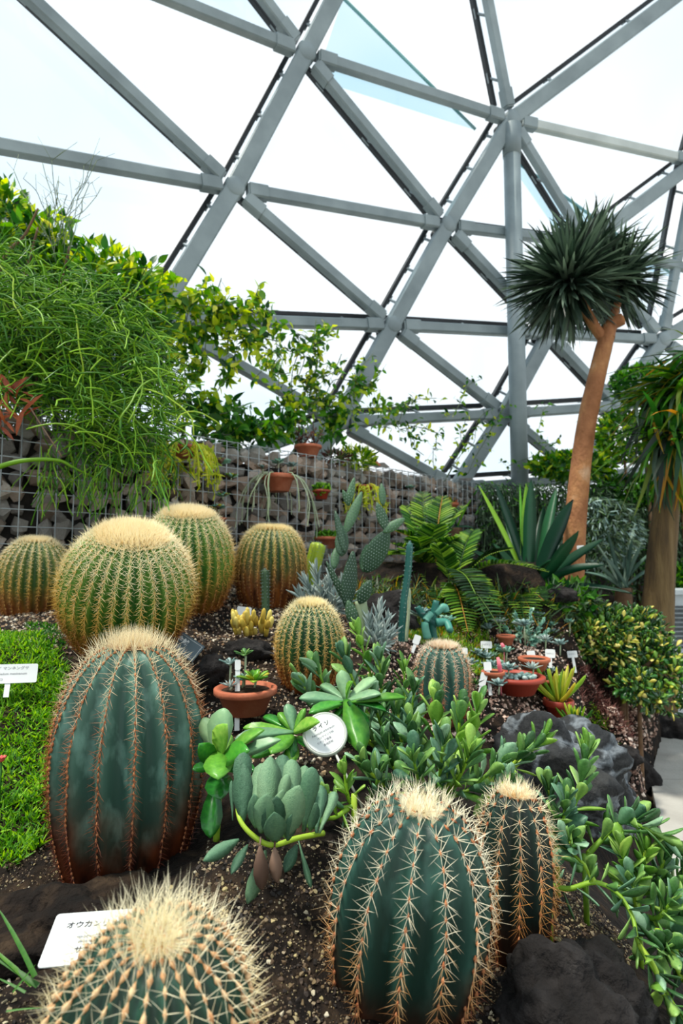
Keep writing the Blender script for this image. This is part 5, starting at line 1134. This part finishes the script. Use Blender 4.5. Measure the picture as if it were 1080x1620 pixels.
# twiggy branches
t = thing('bare_twigs', 'thin bare bluish twigs sticking up above the left foliage', 'branches', P(95, 420, 3.4))
mb = MB()
for k in range(16):
    a = (random.uniform(80, 110), random.uniform(350, 420), 3.4); b = (random.uniform(10, 165), random.uniform(245, 320), 3.4); run = [P(*q) for q in wander(a, b, 4, 6)]; tube(mb, spline(run, 4), .0022, 4, random.random())
    for q in range(5): p = run[random.randrange(1, 5)]; tube(mb, [p, p + rv(.05) + Vector((0, 0, .07))], .0013, 3)
mb.build('twigs', M['twig'], t, stuff=True)

# ------------------------------------------------------------------ the big hanging pencil-stemmed plant, upper left
t = thing('pencil_stemmed_plant', 'huge hanging mass of thin green pencil stems in the upper left corner', 'hanging plant', P(110, 600, 3.2))
HULL = [(-60,400),(20,400),(70,450),(150,450),(225,500),(258,560),(285,640),(280,700),(255,735),(215,760),(170,770),(120,740),(70,680),(-60,650),(-260,640),(-260,380)]  # runs on unseen past the left edge, extended to shade the wall
def hull_pt():
    while True:
        u, v = random.uniform(-260, 290), random.uniform(280, 780)
        if inpoly(u, v, HULL): return u, v
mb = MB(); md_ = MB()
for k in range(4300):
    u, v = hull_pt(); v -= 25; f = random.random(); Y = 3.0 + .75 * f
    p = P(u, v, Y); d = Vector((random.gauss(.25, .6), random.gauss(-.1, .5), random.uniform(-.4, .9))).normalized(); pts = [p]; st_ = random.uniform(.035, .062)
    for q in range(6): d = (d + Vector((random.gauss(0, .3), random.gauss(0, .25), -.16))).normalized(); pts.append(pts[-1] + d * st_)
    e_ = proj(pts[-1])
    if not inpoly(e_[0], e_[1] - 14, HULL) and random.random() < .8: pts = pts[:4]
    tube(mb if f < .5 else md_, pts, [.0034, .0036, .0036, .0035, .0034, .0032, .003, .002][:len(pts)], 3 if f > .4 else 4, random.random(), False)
mb.build('pencil_stems', M['pencil'], t, stuff=True); md_.build('shaded_stems', M['pencil_dark'], t, stuff=True)  # rear stems get a darker green: inner shade of the mass put into colour
for k in range(70):   # larger single stems at the front
    u, v = hull_pt(); p = P(u, v, 2.95); d = Vector((random.gauss(.3, .5), random.gauss(0, .3), random.uniform(-.6, .6))).normalized(); pts = [p]
    for q in range(9): d = (d + Vector((random.gauss(0, .22), random.gauss(0, .15), -.15))).normalized(); pts.append(pts[-1] + d * .045)
    m_ = MB(); tube(m_, pts, .0042, 5); m_.build('long_stem', M['stem_green' if k % 5 == 0 else 'pencil'], t)
q0 = P(-30, 620, 3.5); taper([Vector((q0.x, q0.y, gz(q0.x, q0.y) - .05)), Vector((q0.x + .05, q0.y, q0.z - .4)), q0], .035, .018, 9).build('trunk', M['bark'], t)
for a, b in (((-30,620,3.5),(60,360,3.5)), ((40,640,3.5),(110,390,3.5)), ((-40,500,3.4),(60,330,3.4)), ((60,560,3.5),(200,470,3.5)), ((0,460,3.3),(90,560,3.3))):
    taper([P(*q) for q in wander(a, b, 4, 12)], .016, .006, 7, 6).build('branch', M['bark'], t)
# hanging tips below
mb = MB()
for k in range(120):
    u = random.uniform(60, 270); p = P(u, random.uniform(700, 770), random.uniform(3.0, 3.25)); d = Vector((random.gauss(0, .4), -.1, -.6)).normalized(); pts = [p]
    for q in range(8): d = (d + Vector((random.gauss(0, .2), random.gauss(0, .1), -.12))).normalized(); pts.append(pts[-1] + d * random.uniform(.02, .035))
    tube(mb, pts, .003, 4, random.random(), False)
mb.build('hanging_tips', M['pencil'], t, stuff=True)
t = thing('leafy_shrub', 'yellow-green leafy shrub showing through behind the pencil-stemmed plant, top left', 'shrub', P(110, 430, 3.9))
q0 = P(90, 640, 3.9); taper([Vector((q0.x, q0.y, gz(q0.x, q0.y) - .05)), q0, P(95,520,3.9),P(100,400,3.9)], .03, .01, 7).build('stem', M['bark'], t)
cloud(t, [PB(0,345,3.9,.22,.2,.3), PB(65,400,3.9,.3,.2,.3), PB(150,440,3.9,.35,.2,.25), PB(210,470,3.9,.22,.2,.3), PB(30,450,3.9,.4,.2,.3), PB(235,540,3.9,.2,.2,.3)], 3400, .085, V1 + V2, 200, shell=.2)
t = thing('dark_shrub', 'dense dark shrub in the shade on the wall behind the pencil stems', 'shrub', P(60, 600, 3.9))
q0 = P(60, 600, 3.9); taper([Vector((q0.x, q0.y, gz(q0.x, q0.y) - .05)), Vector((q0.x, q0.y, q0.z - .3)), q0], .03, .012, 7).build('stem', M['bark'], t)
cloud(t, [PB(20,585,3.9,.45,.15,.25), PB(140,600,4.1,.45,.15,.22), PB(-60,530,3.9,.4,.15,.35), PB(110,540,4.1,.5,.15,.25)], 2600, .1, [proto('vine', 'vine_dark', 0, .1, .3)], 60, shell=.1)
t = thing('red_leaved_plant', 'orange-red leaved plant in the shade at the left edge', 'plant', P(10, 650, 3.05)); its = []
for k in range(26): its.append((P(random.uniform(-20, 45), random.uniform(590, 680), 3.0), Vector((random.uniform(-.5, .9), -.3, random.uniform(-1, .7))), Vector((0, -1, .4)) + rv(.3), random.uniform(.08, .16), .9, proto('lance', 'orange_leaf', 0, .3, .3)))
place_leaves(t, its)
mb = MB(); tube(mb, spline([Vector((P(-160,780,2.8).x, 2.8, gz(P(-160,780,2.8).x, 2.8) - .05)), P(-110,790,2.85), P(-30,750,2.9), P(30,730,2.95), P(90,728,3.0), P(120,742,3.05), P(160,760,3.15)], 8), [.02 - .00033 * i for i in range(49)], 10)
single(mb, 'green_branch', M['pencil'], 'thick smooth green branch arching in from the left edge over the stone wall', 'branch', P(-30,750,2.9))
mb = MB(); tube(mb, spline([P(48,645,2.95), P(70,680,2.95), P(98,723,2.98)], 6), .004, 6)
single(mb, 'dry_stick', M['dead_leaf'], 'thin dry brown stick resting on the thick green branch', 'branch', P(98,723,2.98))

# ------------------------------------------------------------------ pots and plants on the stone wall
def wp(u, v, off=.1):
    """the point of the wall face (pushed out by off) on the ray of (u, v)"""
    x = (u - 540) / F_PX; z = (810 - v) / F_PX; d = Vector((x, cp - z * sp, sp + z * cp)); k = ((W0 + WN * off) - CAM).dot(WN) / d.dot(WN); return CAM + d * k
def strands(t, c, n, rad, ln, mname, r_=.004, name='strands', lf=None):
    mb = MB(); its = []
    for k in range(n):
        a = random.uniform(0, 6.28); p = c + Vector((math.cos(a) * rad, math.sin(a) * rad, random.uniform(-.01, .02))); d = Vector((math.cos(a) * .6, math.sin(a) * .6, .5)); pts = [p]; L_ = ln * random.uniform(.5, 1.1)
        for q in range(9): d = (d * .75 + Vector((random.gauss(0, .12), random.gauss(0, .08), -.45))).normalized(); pts.append(pts[-1] + d * L_ / 9)
        tube(mb, pts, r_, 4, random.random(), False)
        if lf:
            for q in range(2, 10): its.append((pts[q], rv() + Vector((0, 0, -.6)), rv(), lf[0], 1., lf[1]))
    mb.build(name, M[mname], t, stuff=True)
    if its: place_leaves(t, its, 0)
c = wp(440, 778, .12); t = pot('wall_pot', 'large terracotta pot hung on the stone wall with pale strings trailing from it', c, .125, .135, 'terracotta')
strands(t, c + Vector((0, -.05, .13)), 22, .09, .55, 'stem_pale', .0045)
for i, (u, v, h, pr, lab) in enumerate([(415,742,.03,RS,'pinkish grey rosette on the left of the large wall pot'), (440,735,.04,RO,'green rosette in the middle of the large wall pot'), (462,738,.03,RS,'grey rosette on the right of the large wall pot')]):
    rosette('rosette_succulent', lab, wp(u, v + 6, .16), 14, .07, pr + [proto('jade', 'dead_leaf', .12, 0, .3)] if i == 0 else pr, h=h)
for i, (u, v, Y, L_, lab) in enumerate([(350,738,.1,.08,'brownish rosettes growing on the stone wall left of the large wall pot'), (365,760,.1,.07,'green and tan rosette on the stone wall below the vine'), (345,810,.12,.07,'dull pinkish shrubby succulent low on the stone wall'), (352,790,.12,.06,'small twiggy succulent on the stone wall beside the golden barrel'), (650,775,.08,.06,'tiny tan plant on the stone wall right of the yellow trailing plant')]):
    c = wp(u, v, Y); rosette('rosette_succulent', lab, c, 26, L_, [proto('jade', 'dead_leaf', .12, 0, .3), RO[0], RO[0], proto('jade', 'finger', .12, 0, .3)], h=.02)
c = wp(346, 830, .12); pot('wall_pot', 'small terracotta pot low on the stone wall behind the golden barrels', c, .05, .05, 'terracotta')
c = wp(517, 868, .14); t = pot('wall_pot', 'dark terracotta bowl of green moss on the wall behind the prickly pear', c, .10, .1, 'terracotta'); cloud(t, [(c + Vector((0, 0, .1)), .085, .085, .03)], 220, .04, [proto('jade', 'moss', .1, 0, .3)], 0)
c = wp(508, 790, .1); t = pot('wall_pot', 'dark pocket of green moss on the stone wall right of the large wall pot', c, .07, .08, 'red_pot'); t.children[0].data.materials[0] = M['bark']; cloud(t, [(c + Vector((0, 0, .08)), .06, .06, .04)], 180, .04, [proto('jade', 'moss', .1, 0, .3)], 0)
c = wp(576, 780, .1); t = pot('wall_pot', 'terracotta pot on the stone wall dripping with yellow-green trailing leaves', c, .08, .07, 'terracotta'); strands(t, c + Vector((0, -.03, .06)), 34, .08, .34, 'yellow_leaf', .004, lf=(.045, proto('lance', 'yellow_leaf', 0, .1, .2)))
c = wp(292, 724, .14); t = pot('wall_pot', 'pot on the stone wall hidden under bright yellow-green hanging leaves, left of the barrels', c, .09, .08, 'terracotta'); strands(t, c + Vector((0, -.03, .07)), 46, .12, .36, 'yellow_leaf', .004, lf=(.055, proto('lance', 'yellow_leaf', 0, .1, .2)))
c = wp(712, 812, .14); t = pot('wall_pot', 'terracotta pot near the right end of the stone wall above the fern', c, .085, .11, 'terracotta'); cloud(t, [(c + Vector((0, 0, .12)), .06, .06, .03)], 60, .05, [proto('lance', 'orange_leaf', 0, 0, .3), proto('lance', 'strap', 0, 0, .3)], 20)
def wt(u, o=-.2):
    """point on top of the wall in the direction of (u)"""
    q = wp(u, 700, o); return Vector((q.x, q.y, WZ1 + .02))
c = wt(487, -.12); t = pot('terracotta_pot', 'terracotta pot of twiggy succulents standing on top of the stone wall', c, .115, .105, 'terracotta'); mb = MB(); its = []
for k in range(16):
    a = random.uniform(0, 6.28); p = c + Vector((math.cos(a) * .07, math.sin(a) * .07, .1)); e = p + Vector((random.gauss(0, .05), random.gauss(0, .05), random.uniform(.08, .26))); tube(mb, [p, (p + e) / 2 + rv(.01), e], .004, 5, random.random())
    for q in range(9): its.append((p.lerp(e, random.random()), rv() + Vector((0, 0, .4)), rv(), .035, 1., random.choice([proto('jade', 'dead_leaf', .12, 0, .3), RS[0], proto('jade', 'red_moss', .12, 0, .3)])))
mb.build('stems', M['red_moss'], t, stuff=True); place_leaves(t, its, 0)
c = wt(563, -.1); t = thing('yellow_shrub', 'low bright yellow-green tufted plant on top of the stone wall', 'plant', c); cloud(t, [(c + Vector((0, 0, .05)), .17, .12, .11)], 420, .08, [proto('blade', 'yellow_leaf', 0, .2, .3), proto('lance', 'vine', 0, .2, .3)], 150, wf=1.6)
c = wt(530, -.1); t = thing('grey_tuft', 'grey-brown tuft between the pot and the yellow plant on the wall top', 'plant', c); cloud(t, [(c + Vector((0, 0, .03)), .13, .1, .06)], 260, .06, [proto('lance', 'red_moss', 0, .2, .3), proto('lance', 'hanging_grey', 0, .2, .3)], 0)
for k, (u, lab) in enumerate([(603, 'flat tan stone lying on the wall top near the yellow plant'), (590, 'pinkish tile fragment on the wall top beside the yellow plant'), (735, 'grey rock on the right end of the stone wall')]):
    c = wt(u, -.08); mb = MB(); v, f = SA[k]; mb.add([c + Vector((q[0] * .2, q[1] * .14, q[2] * .07 + .03)) for q in v], f); single(mb, 'loose_stone', M['terracotta' if k == 1 else 'stone'], lab, 'stone', c, False)

# ------------------------------------------------------------------ white cabinet at the right edge
c = P(1088, 985, 5.5); c.z = -.005; t = thing('equipment_cabinet', 'pale grey metal cabinet with a dark grille behind the old trunk', 'cabinet', c)
m_ = MB(); box(m_, c + Vector((.1, .2, .57)), Vector((.3, 0, 0)), Vector((0, .18, 0)), Vector((0, 0, .57))); m_.build('housing', M['enamel'], t, smooth=False)
m_ = MB(); box(m_, c + Vector((.1, .17, 1.16)), Vector((.32, 0, 0)), Vector((0, .2, 0)), Vector((0, 0, .02))); m_.build('lid', M['enamel'], t, smooth=False)
m_ = MB(); box(m_, c + Vector((.1, .015, .83)), Vector((.24, 0, 0)), Vector((0, .006, 0)), Vector((0, 0, .2))); g = m_.build('grille', M['grille'], t, smooth=False)
for k in range(9): m_ = MB(); box(m_, c + Vector((.1, .004, .66 + k * .043)), Vector((.24, 0, 0)), Vector((0, .006, 0)), Vector((0, 0, .007))); m_.build('louvre', M['bracket'], g, smooth=False)
# grass blades, front left corner
t = thing('grass_clump', 'loose green grass blades in the bottom left corner of the photo', 'grass', P(20, 1620, .9)); its = []
for a, b, w_ in (((55,1545,.95),(0,1425,1.0),1.0), ((60,1560,.95),(-20,1500,.98),1.2), ((50,1560,.95),(-30,1470,1.0),.9), ((40,1570,.93),(-10,1540,.95),1.), ((30,1400,1.4),(-40,1420,1.4),.8), ((20,1570,.9),(60,1520,.95),.8), ((10,1600,.9),(70,1590,.9),.8)):
    its.append(leaf_at(a, b, w_, proto('blade', 'grass', 0, .15, .3)))
place_leaves(t, its, name='blade')
# shaded low growth behind the potted plants and under the ferns
tufts('shade_grass', 'shaded strappy grass growing under the ferns behind the potted plants', 'grass', [(560,930),(900,940),(925,1000),(860,1020),(760,990),(640,1000),(560,975)], 2600, .11, [proto('blade', 'frond_dark', 0, .3), proto('blade', 'strap', 0, .3), proto('blade', 'hanging_grey', 0, .3)], 1.0, wf=1.1)
t = thing('leafy_shrub', 'low green leafy growth at the foot of the sword leaves beside the orange trunk', 'shrub', P(860, 985, 4.0))
cloud(t, [PB(850,955,3.95,.22,.15,.12), PB(780,960,3.85,.3,.15,.12), PB(900,950,4.1,.22,.15,.14), PB(620,940,3.9,.4,.15,.08), PB(700,965,3.7,.3,.12,.07)], 1900, .07, [proto('vine', 'vine_dark', 0, .1, .3), proto('lance', 'hanging_grey', 0, .1, .3)], 60)
for k in range(22):
    c = P(random.uniform(735, 885), random.uniform(1000, 1098), 1); c = G(*proj(c)); q = random.choice([RS, RO, RS, [proto('lance', 'spoon_blue', .12, 0, .3)]])
    rosette('small_rosette', 'small grey-green rosette among the crowd of tagged pots', c, 11, random.uniform(.04, .065), q, h=random.uniform(.01, .04), group='small rosettes among the pots')
c = P(1100, 905, 6.6); h = c.z + .02
pot('planter', 'tall terracotta planter holding the spiky agave behind the old trunk', Vector((c.x, c.y, -.06)), .2, h, 'terracotta', .08)
